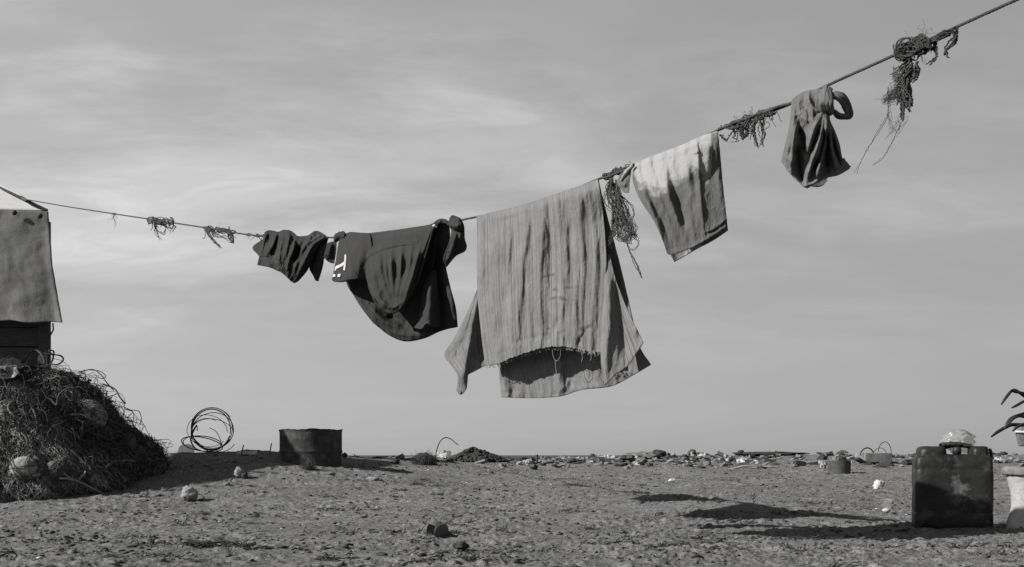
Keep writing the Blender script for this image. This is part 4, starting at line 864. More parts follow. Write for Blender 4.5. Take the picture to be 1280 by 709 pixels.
for k, (q, sz, mt) in enumerate(floats):
    px, py = HPZ([q])[0]; p = heap_hit(px, py); p = p + out_dir(p) * 0.03
    v, f = lump(sz, 300 + k, 0.10, 4); c, s_ = math.cos(0.5 * k - 0.4), math.sin(0.5 * k - 0.4)
    v = v @ np.array([[c, 0, s_], [0, 1, 0], [-s_, 0, c]]); fl = mesh_np('float', v + p, f, M['float' if mt != 'mid' else 'float_dark'], heap)
    A = Acc()
    for j in range(9):                            # a few meshes of twine drawn over each float
        an = random.uniform(0, 3.14); tt = np.linspace(-1.5, 1.5, 24); d0 = random.uniform(-.6, .6)
        w = np.stack([np.cos(an) * np.sin(tt) - np.sin(an) * d0, -np.cos(tt) * 1.03, np.sin(an) * np.sin(tt) + np.cos(an) * d0], -1); w /= np.linalg.norm(w, axis=1, keepdims=True)
        A.tubes(p + w * np.array(sz) * 1.07, 0.0028, 3)
    tag(A.build('twine_wrap', M['net'], heap), kind='stuff')
for pts, r_ in (([(255, 515), (285, 540), (325, 560), (370, 580), (420, 610)], 0.012), ([(255, 548), (300, 552), (330, 560)], 0.013), ([(330, 562), (400, 595), (440, 620), (472, 655)], 0.009), ([(350, 525), (335, 545), (318, 560)], 0.016), ([(415, 610), (440, 620), (490, 640), (530, 600)], 0.009)):
    q = smooth_path(HPZ(pts), 26); w = np.array([heap_hit(*c) for c in q[::5]] + [heap_hit(*q[-1])]); w = smooth_path(w + np.array([0.0, -0.10, 0.0]), 30)
    A = Acc(); A.tubes(w, r_ * 0.62, 6); A.build('cane', M['pale'], heap)
# pale cloth thrown over the top
cap_ = empty('cloth_scrap', (heap_c[0] + .1, 8.1, 1.1), 'crumpled pale cloth lying on top of the net heap', 'cloth')
nu, nv = 90, 50; U, V = np.meshgrid(np.linspace(0, 1, nu), np.linspace(0, 1, nv))
aa = -2.35 + (1.22 + 0.16 * perlin(V * 3.1, V * 0, 72) - 0.25 * V ** 2) * U; tt = np.clip(0.975 - 0.17 * V - 0.06 * U * V, 0, 0.99); p = heap_pt(aa, tt); p = p + out_dir(p) * (0.10 + 0.035 * fbm(U * 5, V * 4, 71, 4))[..., None]
o = mesh_np('cloth', p, grid_faces(nv, nu), M['float'], cap_); md = o.modifiers.new('thickness', 'SOLIDIFY'); md.thickness = 0.006

# ------------------------------------------------------------------ drum, wire coils, shrub and the rest of the middle distance
def coil(name, label, base, loops, mat=M['wire']):
    root = empty(name, base, label, 'wire coil')
    for pts, r_ in loops:
        q = smooth_path(pts, 70) if len(pts) > 3 else pts; A = Acc(); A.tubes(q, r_, 6); A.build('wire_loop', mat, root)
    return root
CZ = 10.4
COZ = Zm(200, 490, 4.923)
def ring(cx, cy, rx, ry, tilt, Z, dz=0.12, t0=0, t1=6.5, ph=0.0):
    tt = np.linspace(t0, t1, 64); x = rx * np.cos(tt); y = ry * np.sin(tt)
    q = COZ([(cx, cy)])[0]; c, s_ = math.cos(tilt), math.sin(tilt)
    px = q[0] + (x * c - y * s_) / 4.923; py = q[1] + (x * s_ + y * c) / 4.923
    return np.stack(P(px, py, Z + dz * np.sin(tt + ph)), -1)
cx0, cz0, ch0 = on(262, CZ)
coil('wire_coil', 'loose upright coil of rusty wire loops on the sandy rise', (cx0, cz0, ch0 - 0.02),
     [(ring(320, 225, 125, 128, 0.0, CZ, 0.10), 0.0046), (ring(322, 222, 131, 124, 0.2, CZ, 0.06, 0.4, 5.5), 0.0040), (ring(290, 240, 124, 98, 0.15, CZ, 0.16, 0.5, 6.2, 1), 0.0034), (ring(330, 268, 140, 100, 0.25, CZ, 0.2, 0.2, 5.7, 2), 0.0037), (ring(316, 232, 118, 126, 0.1, CZ, 0.14, 0.2, 6.4, 1.4), 0.006), (ring(325, 240, 128, 112, -0.15, CZ, 0.18, 0, 6.3, 2.4), 0.0045), (ring(262, 318, 120, 46, 0.1, CZ, 0.2), 0.005), (ring(258, 322, 128, 42, 0.18, CZ, 0.25), 0.0053),
      (ring(290, 255, 100, 92, 0.1, CZ, 0.12, 2.6, 5.2), 0.0034), (np.array([P(*COZ([q])[0], CZ + 0.05 * k) for k, q in enumerate([(305, 220), (345, 245), (370, 290), (372, 330), (350, 362)])]), 0.0037), (np.array([P(*COZ([q])[0], CZ - 0.02 * k) for k, q in enumerate([(222, 210), (200, 255), (190, 300), (215, 345), (250, 362)])]), 0.0074), (np.array([P(*COZ([q])[0], CZ) for q in [(190, 275), (205, 235), (225, 205), (230, 240)]]), 0.0050)])
x_, z_, h_ = on(233, CZ + 0.2)
add_lump('plastic_scrap', (x_, z_, h_ + 0.02), (0.09, 0.06, 0.075), 11, M['film'], rough=0.3); tag(bpy.data.objects['plastic_scrap'], 'crumpled clear plastic scrap lying at the foot of the wire coil', 'plastic scrap')

# cut steel drum
DZ = 9.55
dx, dzz = (388.5 - CX) / F * DZ, DZ
dgr = float(g_smooth(dx, dzz)); rr = 77 / 2 / F * (DZ - 0.05)
top = CH + (HY - 537.5) / F * DZ
drum = empty('steel_drum', (dx, dzz, dgr - 0.03), 'rusted cut-down steel drum standing on the crest of the sand', 'drum')
nb = 90; thd = np.arange(nb) * 2 * math.pi / nb
prof = []
zb = dgr - 0.06; H_ = top - zb
for k in range(40):
    f_ = k / 39.0; rb = rr + 0.007 * math.exp(-((f_ - 0.42) / 0.03) ** 2) + 0.004 * math.exp(-((f_ - 0.97) / 0.02) ** 2)
    prof.append((rb, zb + f_ * H_))
prof += [(rr - 0.012, top), (rr - 0.012, zb + 0.02)]
v, f = lathe(prof, nb); v = v.reshape(len(prof), nb, 3)
w_ = 0.012 * perlin(np.cos(thd) * 2.1 + 5, np.sin(thd) * 2.1, 3) + 0.006 * perlin(np.cos(thd) * 7, np.sin(thd) * 7, 4)
edge = sstep(0.8, 1.0, np.array([min(1, (p_[1] - zb) / H_) for p_ in prof]))[:, None]
v[..., 2] += edge * w_[None] * 1.0
v[..., 0] *= 1 + w_[None] * 0.8; v[..., 1] *= 1 + w_[None] * 0.8
v[..., 0] += dx; v[..., 1] += dzz
mesh_np('shell', v.reshape(-1, 3), f, M['rust'], drum)
A = Acc(); q = np.stack([dx + (rr + 0.002) * np.cos(np.r_[thd, thd[:1]]) * (1 + np.r_[w_, w_[:1]] * .8), dzz + (rr + 0.002) * np.sin(np.r_[thd, thd[:1]]) * (1 + np.r_[w_, w_[:1]] * .8), top - 0.002 + np.r_[w_, w_[:1]]], -1); A.tubes(q, 0.006, 6); A.build('rim', M['wire'], drum)

def tuft(name, label, cat, px, Z, n, hgt, spread, mat, seed, rad=0.0013, flop=0.5, round_=0.0, kindpart='blade', wob=0.02):
    x, z, h = on(px, Z); root = empty(name, (x, z, h - 0.01), label, cat)
    r = np.random.default_rng(seed); st = np.stack([x + r.normal(size=n) * spread * 0.45, z + r.normal(size=n) * spread * 0.45, np.full(n, h - 0.02)], -1)
    an = r.uniform(0, 6.28, n); el = r.uniform(0.15, 1, n) ** 0.6
    ve = np.stack([np.cos(an) * spread * (1.3 - el) * 1.2, np.sin(an) * spread * (1.3 - el) * 1.2, hgt * el * r.uniform(0.6, 1.1, n)], -1)
    A = Acc(); A.tubes(curl(n, 9, st, ve, wob * hgt / 0.15, 4, flop * hgt * 0.3, seed), np.linspace(rad, rad * 0.5, 9), 3)
    tag(A.build(kindpart, mat, root), kind='stuff'); return root
tuft('grass_tuft', 'pale dry grass tuft at the foot of the rusty drum', 'grass tuft', 386, 9.0, 260, 0.12, 0.055, M['grass'], 21)
sb = tuft('shrub', 'small dark bushy shrub beside the curved wire', 'shrub', 531, 11.4, 2200, 0.155, 0.085, M['grass'], 22, rad=0.0022, flop=0.2, wob=0.016, kindpart='foliage')
x, z, h = on(531, 11.45); add_lump('stem_core', (x, z, h + 0.05), (0.09, 0.08, 0.08), 5, M['dark'], sb, 0.5)
# curved wire
WZ = Zm(430, 540, 6.095)
x, z, h = on(545, 11.9); A = Acc(); A.tubes(np.array([P(*q, 15.0 + 0.1 * i / 6) for i, q in enumerate(smooth_path(WZ([(697, 200), (708, 130), (735, 70), (770, 44), (810, 52), (845, 80), (870, 100)]), 30))]), np.linspace(0.0095, 0.0065, 30), 6)
tag(A.build('bent_wire', M['wire'], smooth=True), 'thin wire arching out of the sand beside the small shrub', 'wire')
def scrap(name, label, cat, px, py, Z, w_, h_, mat, seed, group=None, amp=0.25, tilt=0.6, parent=None):
    n = 26; U, V = np.meshgrid(np.linspace(-.5, .5, n), np.linspace(-.5, .5, n)); X = U * w_; Y = V * h_ * math.cos(tilt)
    Zz = V * h_ * math.sin(tilt) + amp * w_ * (fbm(U * 2.2 + seed, V * 2.2, seed, 3) + np.abs(perlin(U * 3.3, V * 3.3 + seed, seed)) - 0.25)
    x0, y0, z0 = P(px, py, Z)
    rag = 1 + 0.18 * perlin(np.arctan2(V, U) * 2.0, U * 0 + seed, seed)
    v = np.stack([x0 + X * rag, y0 + Y, z0 + Zz], -1)
    o = mesh_np(name, v, grid_faces(n, n), mat, parent, origin=np.array([x0, y0, z0 - h_ * 0.4]))
    md = o.modifiers.new('thickness', 'SOLIDIFY'); md.thickness = 0.004; return tag(o, label, cat, group)
scrap('plastic_sheet', 'torn pale plastic lifted like a wing beside the curved wire', 'plastic scrap', 552, 569.0, 15.2, 0.14, 0.10, M['white'], 31, amp=0.15, tilt=0.9)
scrap('rubber_flap', 'dark rubber flap sticking up behind the torn pale plastic', 'scrap', 559, 567.5, 15.3, 0.11, 0.11, M['mid'], 32, amp=0.2, tilt=1.1)

# ------------------------------------------------------------------ jerrycan and its neighbours at the right
JZ = 5.45
jx, jz, jg = on(1189.5, JZ); jw, jd, jh = 0.198, 0.12, 0.455
jg += 0.0
can = empty('jerrycan', (jx, jz, jg - 0.01), 'big sooty black plastic jerrycan standing on the sand', 'jerrycan')
def sring(hw, hd, z, n=64, e=8.0):
    t_ = np.arange(n) * 2 * math.pi / n; c, s_ = np.cos(t_), np.sin(t_)
    return np.stack([np.sign(c) * np.abs(c) ** (2 / e) * hw, np.sign(s_) * np.abs(s_) ** (2 / e) * hd, np.full(n, z)], -1)
levels = [(0.80, 0.0), (0.93, 0.004), (0.985, 0.016), (1.0, 0.035), (1.0, 0.085), (0.993, 0.092), (0.985, 0.096), (0.990, 0.102), (0.996, 0.15), (0.998, 0.22), (0.994, 0.30), (0.988, 0.325), (0.980, 0.330), (0.988, 0.336), (0.985, 0.36), (0.97, 0.385), (0.93, 0.402), (0.80, 0.410), (0.4, 0.412), (0.0, 0.412)]
v = np.array([sring(jw * k, jd * (k if k > .9 else k * .98), z) for k, z in levels])
X, Y, Zc = v[..., 0], v[..., 1], v[..., 2]
dent = 0.006 * fbm(X * 9 + 3, Zc * 9, 12, 3) + 0.012 * np.exp(-((X - 0.04) / 0.07) ** 2 - ((Zc - 0.2) / 0.09) ** 2)
Y += np.where(Y < 0, dent, -dent * 0.5); X += 0.004 * fbm(Zc * 7, Y * 9 + 2, 13, 2); Zc += np.where(Zc < 0.03, 0.005 * perlin(X * 12, Y * 9, 3), 0)
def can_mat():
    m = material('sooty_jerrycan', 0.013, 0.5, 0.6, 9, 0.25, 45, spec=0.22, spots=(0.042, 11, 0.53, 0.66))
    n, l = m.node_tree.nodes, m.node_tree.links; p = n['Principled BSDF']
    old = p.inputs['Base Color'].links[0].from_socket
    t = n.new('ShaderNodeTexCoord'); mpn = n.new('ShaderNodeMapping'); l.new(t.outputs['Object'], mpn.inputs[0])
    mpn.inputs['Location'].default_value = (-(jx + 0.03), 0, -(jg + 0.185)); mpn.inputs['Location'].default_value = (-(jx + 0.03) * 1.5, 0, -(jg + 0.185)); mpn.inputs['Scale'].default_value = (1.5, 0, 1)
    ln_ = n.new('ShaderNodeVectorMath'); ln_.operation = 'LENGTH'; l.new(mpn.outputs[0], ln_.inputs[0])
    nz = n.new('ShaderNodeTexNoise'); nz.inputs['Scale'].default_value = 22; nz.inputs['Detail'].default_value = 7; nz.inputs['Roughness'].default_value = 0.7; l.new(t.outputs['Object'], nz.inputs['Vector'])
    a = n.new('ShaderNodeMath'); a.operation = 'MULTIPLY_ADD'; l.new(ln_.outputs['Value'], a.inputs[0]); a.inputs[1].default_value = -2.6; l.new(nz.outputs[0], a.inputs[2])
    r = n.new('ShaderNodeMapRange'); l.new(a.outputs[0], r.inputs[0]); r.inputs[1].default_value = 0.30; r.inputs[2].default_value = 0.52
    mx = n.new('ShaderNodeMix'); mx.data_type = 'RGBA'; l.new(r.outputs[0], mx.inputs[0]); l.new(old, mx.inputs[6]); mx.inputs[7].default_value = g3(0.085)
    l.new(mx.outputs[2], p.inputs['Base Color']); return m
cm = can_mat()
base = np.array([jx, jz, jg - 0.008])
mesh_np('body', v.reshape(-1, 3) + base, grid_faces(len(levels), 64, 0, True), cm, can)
for x0, x1 in ((-0.180, -0.030), (0.085, 0.178)):
    lv = [(1.0, 0.37), (1.0, 0.415), (0.97, 0.437), (0.88, 0.450), (0.6, 0.4555), (0.0, 0.456)]
    hw, xc = (x1 - x0) / 2, (x0 + x1) / 2
    v = np.array([sring(hw * k, 0.105 * k, z, 48, 4.0) for k, z in lv]); v[..., 2] += 0.006 * fbm(v[..., 0] * 14, v[..., 1] * 14, 15, 2) * (v[..., 2] > .4); v[..., 0] += xc
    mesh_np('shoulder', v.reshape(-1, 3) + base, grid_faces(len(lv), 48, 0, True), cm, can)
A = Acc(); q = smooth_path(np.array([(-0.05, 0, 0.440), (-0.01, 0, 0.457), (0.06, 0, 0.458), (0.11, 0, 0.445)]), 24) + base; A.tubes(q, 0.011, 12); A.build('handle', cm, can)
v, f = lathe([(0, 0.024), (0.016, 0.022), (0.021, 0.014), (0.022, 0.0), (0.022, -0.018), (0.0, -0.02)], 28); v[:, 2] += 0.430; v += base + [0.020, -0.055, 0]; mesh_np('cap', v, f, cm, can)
A = Acc()
for k in range(3):
    q = smooth_path(np.array([(-0.06, -0.03, 0.458 + .004 * k), (-0.02, -0.03 + .02 * k, 0.468), (0.02, -0.035, 0.468 - .005 * k), (0.06, -0.03 + .02 * k, 0.464), (0.10, -0.02, 0.452)]), 30) + base + rng.normal(size=(30, 3)) * 0.0012; A.tubes(q, 0.012 - 0.003 * k, 8)
A.build('handle_wrapping', M['dark'], can)
A = Acc(); q = np.array([(0.182, -0.03, 0.44), (0.190, -0.03, 0.43), (0.194, -0.03, 0.40), (0.192, -0.02, 0.36)]) + base; A.tubes(smooth_path(q, 20), 0.008, 8); A.build('side_seam', cm, can)
can.rotation_euler.z = R(-17)
add_lump('plastic_bag', (jx + 0.060, jz + 0.06, jg + 0.478), (0.084, 0.065, 0.062), 61, M['film'], rough=0.34, sub=4, freq=2.6, crease=True)
tag(bpy.data.objects['plastic_bag'], 'crumpled clear plastic bag resting on top of the black jerrycan', 'plastic bag')

# waisted pale pot with a dark rim, cut by the picture edge
PZ_ = 5.25; px_, pz_, pg_ = on(1289, PZ_)
pot = empty('waisted_pot', (px_, pz_, pg_ - 0.01), 'pale waisted pot with a wide dark rim, standing beside the jerrycan at the picture edge', 'pot')
s_ = PZ_ / F; zb = pg_ - 0.01
def pr(y): return CH + (HY - y) / F * PZ_
prof = [(0.0, zb), (27.5 * s_, zb), (28.5 * s_, pr(668)), (28 * s_, pr(655)), (24.5 * s_, pr(643)), (22.5 * s_, pr(632)), (23 * s_, pr(620)), (25.5 * s_, pr(607)), (28 * s_, pr(595)), (28.5 * s_, pr(592)), (25 * s_, pr(590.5))]
pp = smooth_path(np.array(prof[1:]), 60); v, f = lathe(pp, 64); v[:, 0] *= 1 + 0.02 * perlin(v[:, 2] * 20, np.arctan2(v[:, 1], v[:, 0]) * 2, 5); v += [px_, pz_, 0]
M['pot'] = material('chalky_pot', 0.27, 0.75, 0.22, 9, 0.25, 50, spots=(0.16, 14, 0.52, 0.72))
mesh_np('body', v, f, M['pot'], pot)
rp = [(27 * s_, pr(593.5)), (32 * s_, pr(593.5)), (33.5 * s_, pr(590)), (33.5 * s_, pr(586)), (32 * s_, pr(583.5)), (28 * s_, pr(583)), (27 * s_, pr(585)), (26 * s_, pr(600))]
v, f = lathe(smooth_path(np.array(rp), 40), 64); v[:, 2] += 0.004 * perlin(v[:, 0] * 30, v[:, 1] * 30, 4); v += [px_, pz_, 0]; mesh_np('rim', v, f, M['mid'], pot)
A = Acc()
for k in range(5): A.tubes(np.array(smooth_path([(px_ - 0.09 + .03 * k, pz_ - .02, pr(586)), (px_ - .06 + .03 * k, pz_ - .03, pr(580 - k % 2)), (px_ - .03 + .03 * k, pz_, pr(584))], 12)), 0.009, 6)
A.build('earth', M['mid'], pot)

# dead drooping plant whose stalks reach in from the right
BZ = 5.6; BQ = Zm(1220, 470, 3.083); bx, bz, bg = on(1322, BZ)
pl = empty('dead_plant', (bx, bz, bg), 'bare plant with dark smooth drooping stalks reaching in at the picture edge above the pot', 'plant')
hub1, hub2 = P(1318, 506, BZ), P(1320, 520, BZ)
A = Acc(); A.tubes(smooth_path(np.array([(bx, bz, bg - .05), (bx + .02, bz, bg + .25), np.array(P(1322, 545, BZ)), np.array(P(1319, 500, BZ))]), 30), np.linspace(0.02, 0.013, 30), 8); A.build('stem', M['bark'], pl)
for pts, hb, r_ in (([(98, 110), (118, 80), (140, 56), (158, 58), (186, 78), (215, 95)], hub1, .0085), ([(136, 55), (150, 62), (190, 68), (230, 90)], hub1, .0075), ([(138, 123), (160, 112), (186, 98), (220, 95)], hub1, .0085), ([(60, 234), (85, 215), (115, 198), (140, 188), (186, 188), (230, 170)], hub2, .0105), ([(110, 205), (125, 175), (145, 158), (186, 145), (225, 130)], hub2, .009), ([(118, 195), (140, 168), (165, 155), (190, 158), (230, 150)], hub2, .008), ([(142, 212), (160, 196), (190, 182), (230, 165)], hub2, .008)):
    q = smooth_path(np.array([P(*c, BZ - 0.1 + 0.02 * i) for i, c in enumerate(BQ(pts))] + [np.array(hb)]), 40); A = Acc(); A.tubes(q, np.interp(np.linspace(0, 1, 40), [0, .12, .5, 1], [r_ * .5, r_ * .95, r_, r_]), 8); A.build('stalk', M['bark'], pl)

# boat drawn up far behind, just its bow in the picture
BOZ = 21.0
def boat():
    bx0, by_, bz0 = P(1267, 535, BOZ); bot = CH + (HY - 561.5) / F * BOZ
    root = empty('boat', (bx0 + 1.2, by_, bot), 'small boat with a white stripe drawn up behind the dead plant, its bow showing', 'boat')
    n, m = 40, 14; u = np.linspace(0, 1, n)[:, None]; v = np.linspace(-1, 1, 2 * m + 1)[None]
    L = 2.6; bw_ = 0.55 * np.sin(np.clip(u * 1.25, 0, 1) * math.pi / 2) ** 0.8
    hh = (bz0 - bot); zz = bot + hh * np.abs(v) ** 1.6 + 0.06 * (1 - u) ** 2
    x = bx0 + 0.12 * (1 - np.abs(v)) * (1 - u) + u * L; y = by_ + bw_ * np.sign(v) * np.abs(v) ** 0.75
    p = np.stack(np.broadcast_arrays(x + 0 * v, y, zz), -1)
    cut = 4
    o = mesh_np('hull', p.reshape(-1, 3), grid_faces(n, 2 * m + 1), M['mid'], root); md = o.modifiers.new('thickness', 'SOLIDIFY'); md.thickness = 0.02
    for sgn in (0, -1):
        A = Acc(); A.tubes(p[:, sgn] + [0, 0, 0.01], 0.028, 6); A.build('gunwale', M['white'], root)
    for fx in (1.0, 2.2):
        A = Acc(); gz = float(g_smooth(bx0 + fx, by_)); boxm(A, bx0 + fx - .05, bx0 + fx + .05, by_ - .3, by_ + .3, gz - .05, bot + .05); A.build('cradle', M['wood'], root, smooth=False)
    A = Acc(); A.tubes(p[:, 2 * 2 - 1] * 1.0 + [0, -0.012, 0], 0.03, 6); A.build('stripe', M['white'], root)
boat()

# ------------------------------------------------------------------ things lying about on the sand
M['pot_shell'] = material('dusty_pot_shell', 0.075, 0.85, 0.3, 30, 0.2, 90)
def cut_pot():
    x, z, h = ground_at(548, 672.5); h -= 0.004
    ax = np.array([0.82, 0.57, 0.02]); ax /= np.linalg.norm(ax); up = np.array([0, 0, 1.0]); sd = np.cross(up, ax); sd /= np.linalg.norm(sd); up = np.cross(ax, sd)
    root = empty('flower_pot', (x, z, h), 'small broken dark flower pot lying on its side in the sand', 'pot')
    r0, r1, L = 0.040, 0.034, 0.082; n = 56; tt = np.arange(n) * 2 * math.pi / n
    rows = [(0.0, r0 - .003), (0.004, r0), (0.02, r0 - .001), (L, r1), (L + .003, r1 - .004), (L + .003, 0.0001)]; inner = [(L - .003, .0001), (L - .003, r1 - .005), (0.006, r0 - .005), (0.0, r0 - .003)]
    P_ = []
    for a_, r_ in rows + inner:
        chip = 0.018 * np.exp(-((tt - 4.3) / 0.5) ** 2) + 0.012 * np.exp(-((tt - 2.4) / 0.3) ** 2)
        aa = a_ + chip * (a_ < .03)
        P_.append(np.array([x, z, h + r0 - 0.003]) - ax * 0.045 + ax * aa[:, None] + sd * (r_ * np.cos(tt))[:, None] + up * (r_ * np.sin(tt))[:, None])
    mesh_np('shell', np.array(P_).reshape(-1, 3), grid_faces(len(P_), n, 0, True), M['pot_shell'], root)
M['mid_dark'] = material('dusty_dark_plastic', 0.045, 0.8, 0.4, 20, 0.2, 60)
cut_pot()
def at_px(px, py): return ground_at(px, py)
def lone(name, label, cat, px, py, size, mat, seed, rough=0.35, sink=0.35, crease=False, rot=0.0, group=None):
    x, z, h = at_px(px, py); o = add_lump(name, (x, z, h + size[2] * (1 - sink)), size, seed, mat, rough=rough, sub=3, rot=rot, crease=crease); return tag(o, label, cat, group)
lone('block', 'dark flat block lying just behind the broken flower pot', 'block', 546, 656, (0.028, 0.02, 0.012), M['mid_dark'], 62, 0.15)
lone('stone', 'pale crumpled chunk standing alone in the shade below the wire coil', 'stone', 237, 626, (0.058, 0.05, 0.058), M['pale'], 63, 0.5, 0.15, True)
lone('plastic_lump', 'pale plastic lump with a bright edge in the shade below the wire coil', 'plastic scrap', 299, 597, (0.042, 0.04, 0.045), M['pale'], 64, 0.4, 0.1, True)
lone('stone', 'dark stone touching the pale plastic lump with a bright edge', 'stone', 306, 598, (0.028, 0.03, 0.03), M['dark'], 65)
lone('stone', 'tiny pale stone high on the shaded slope under the wire coil', 'stone', 281, 578, (0.022, 0.02, 0.016), M['pale'], 66)
lone('stone', 'grey pebble between the pale chunk and the dark stone in the shade', 'stone', 284, 608, (0.022, 0.02, 0.02), M['mid'], 67)
lone('paper_scrap', 'white crumpled paper scrap on open sand near the jerrycan', 'paper', 1098, 613, (0.042, 0.032, 0.05), M['white'], 68, 0.55, 0.2, True)
lone('foam_scrap', 'small white foam scrap lying alone on the sand below the dark rubbish', 'foam', 840, 602, (0.036, 0.02, 0.018), M['white'], 69, 0.4)
lone('stone', 'pale flat stone at the edge of the long shadow', 'stone', 466, 601, (0.055, 0.04, 0.02), M['pale'], 70, 0.4)
lone('driftwood', 'short bent driftwood on the edge of the shade under the drum', 'driftwood', 410, 594, (0.07, 0.02, 0.016), M['mid'], 71, 0.4)
lone('clod', 'dark clod of earth beside the broken flower pot', 'clod', 577, 686, (0.034, 0.028, 0.018), M['dark'], 72, 0.5)
lone('stone', 'dark round stone lying left of the small shrub', 'stone', 494, 580, (0.05, 0.04, 0.032), M['dark'], 73)
lone('stone', 'rounded stone stack end beside the rusty drum', 'stone', 442, 572, (0.036, 0.03, 0.042), M['mid'], 74, 0.4)
lone('stone', 'dark stone touching the right side of the rusty drum', 'stone', 431, 572, (0.03, 0.03, 0.034), M['dark'], 75, 0.4)
x, z, h = at_px(1108, 641)
cup = empty('plastic_cup', (x, z, h), 'clear plastic cup on the sand left of the jerrycan', 'plastic cup')
v, f = lathe([(0.0, 0.0), (0.026, 0.0), (0.036, 0.085), (0.038, 0.088), (0.035, 0.088), (0.025, 0.004), (0.0, 0.004)], 32); mesh_np('wall', v + [x, z, h], f, M['cup'], cup); v, f = lump((0.026, 0.024, 0.014), 76, 0.3, 2); mesh_np('white_bottom', v + [x, z - .002, h + .016], f, M['white'], cup)  # clear wall with a white lump set in its bottom
# twig
x, z, h = at_px(942, 631); pt = empty('twig_plant', (x, z, h), 'tiny upright dry twig plant beside the dark shadow', 'plant')
for k, (dx_, t0, t1) in enumerate(((0, 0, 1), (-.022, .35, .75), (.024, .45, .85), (-.02, .6, 1.0), (.014, .15, .4), (.018, .7, 1.05))):
    A = Acc(); H0 = 0.085; A.tubes(smooth_path(np.array([(x, z, h + H0 * t0), (x + dx_ * .6, z, h + H0 * (t0 + t1) / 2), (x + dx_ + (0.004 if k == 0 else 0), z, h + H0 * t1)]), 10), 0.0022, 5); A.build('twig', M['dark'], pt)
tuft('dry_plant', 'low dark dry weed at the foot of the twig plant', 'weed', 950, 6.95, 60, 0.03, 0.06, M['grass'], 41, rad=0.0014)
for px, py, tl, n_, lab in ((640 + 255, 0, 0, 0, ''),): pass
for px, py, lab, wd in ((303, 569, 'short stick poking up between wire coil and drum', 0.10), (338, 568, 'thin forked stick poking up just left of the drum', 0.13)):
    x, z, h = on(px, 10.2); A = Acc(); A.tubes(np.array([(x - .01, z, h - .03), (x, z, h + wd * .5), (x + .012, z, h + wd)]), 0.006, 6)
    tag(A.build('stick', M['dark'], origin=np.array([x, z, h])), lab, 'stick', None)
scrap('plastic_sheet', 'long pale torn sheet lying on the crest between wire coil and drum', 'plastic scrap', 309, HY + F / 10.3 * (CH - on(309, 10.3)[2]) - 2.2, 10.3, 0.20, 0.05, M['white'], 33, amp=0.10, tilt=0.9)
x, z, h = on(490, 13.0); A = Acc(); A.tubes(np.array([P(476, 574, 15.0), P(495, 573.8, 15.0), P(512, 574.6, 15.0)]), [0.012, .018, .022], 6); tag(A.build('driftwood', M['dark'], origin=np.array([x, z, h])), 'long thin dark driftwood lying left of the small shrub', 'driftwood')
A = Acc(); A.tubes(np.array([P(490, 572.8, 15.4), P(503, 573, 15.4), P(516, 571.8, 15.4)]), [0.012, .02, .016], 6); tag(A.build('driftwood', M['pale'], origin=np.array([x, z, h])), 'pale driftwood lying behind the long dark one', 'driftwood')
# drift of weed in the foreground
x, z, h = at_px(255, 686); wd_ = empty('seaweed', (x, z, h), 'flat tangle of dark dried seaweed on the sand in front of the net heap', 'seaweed')
n_ = 70; st = np.stack([x + rng.normal(size=n_) * 0.10, z + rng.normal(size=n_) * 0.04, np.full(n_, h + .010)], -1); ve = np.stack([rng.normal(size=n_) * 0.11, rng.normal(size=n_) * 0.03, rng.uniform(-0.005, 0.012, n_)], -1)
A = Acc(); q = curl(n_, 12, st, ve, 0.012, 5, 0, 4); q[..., 2] = np.clip(q[..., 2], h - .004, h + .03); A.tubes(q, 0.0022, 4); tag(A.build('strand', M['dark'], wd_), kind='stuff')

# bucket in the distance with rubbish sticking out
bxk, bzk, bgk = ground_at(1049, 592.0); BKZ = bzk; bgk -= 0.006
bk_ = empty('bucket', (bxk, bzk, bgk), 'dark cut-off bucket half filled with rubbish, far out on the sand', 'bucket')
rb = 14 / F * BKZ; hb = 17 / F * BKZ
v, f = lathe([(0.0, 0), (rb * .95, 0), (rb * .965, .001), (rb * .967, .004), (rb * .98, hb * .5), (rb * 1.0, hb - .004), (rb, hb - .001), (rb * .99, hb), (rb * .95, hb), (rb * .945, hb - .002), (rb * .93, 0.02), (0, 0.02)], 40); mesh_np('shell', v + [bxk, bzk, bgk], f, M['mid_dark'], bk_)
for k, (ox, sx, sz_, mt) in enumerate(((-.05, .03, .05, 'mid'), (.0, .04, .06, 'pale'), (.05, .04, .045, 'pale'), (.02, .06, .05, 'dark'), (-.02, .03, .07, 'mid'))):
    v, f = lump((sx, .04, sz_), 400 + k, .5, 3); mesh_np('rubbish', v + [bxk + ox, bzk + 0.03 * (k % 3 - 1), bgk + hb], f, M[mt], bk_)

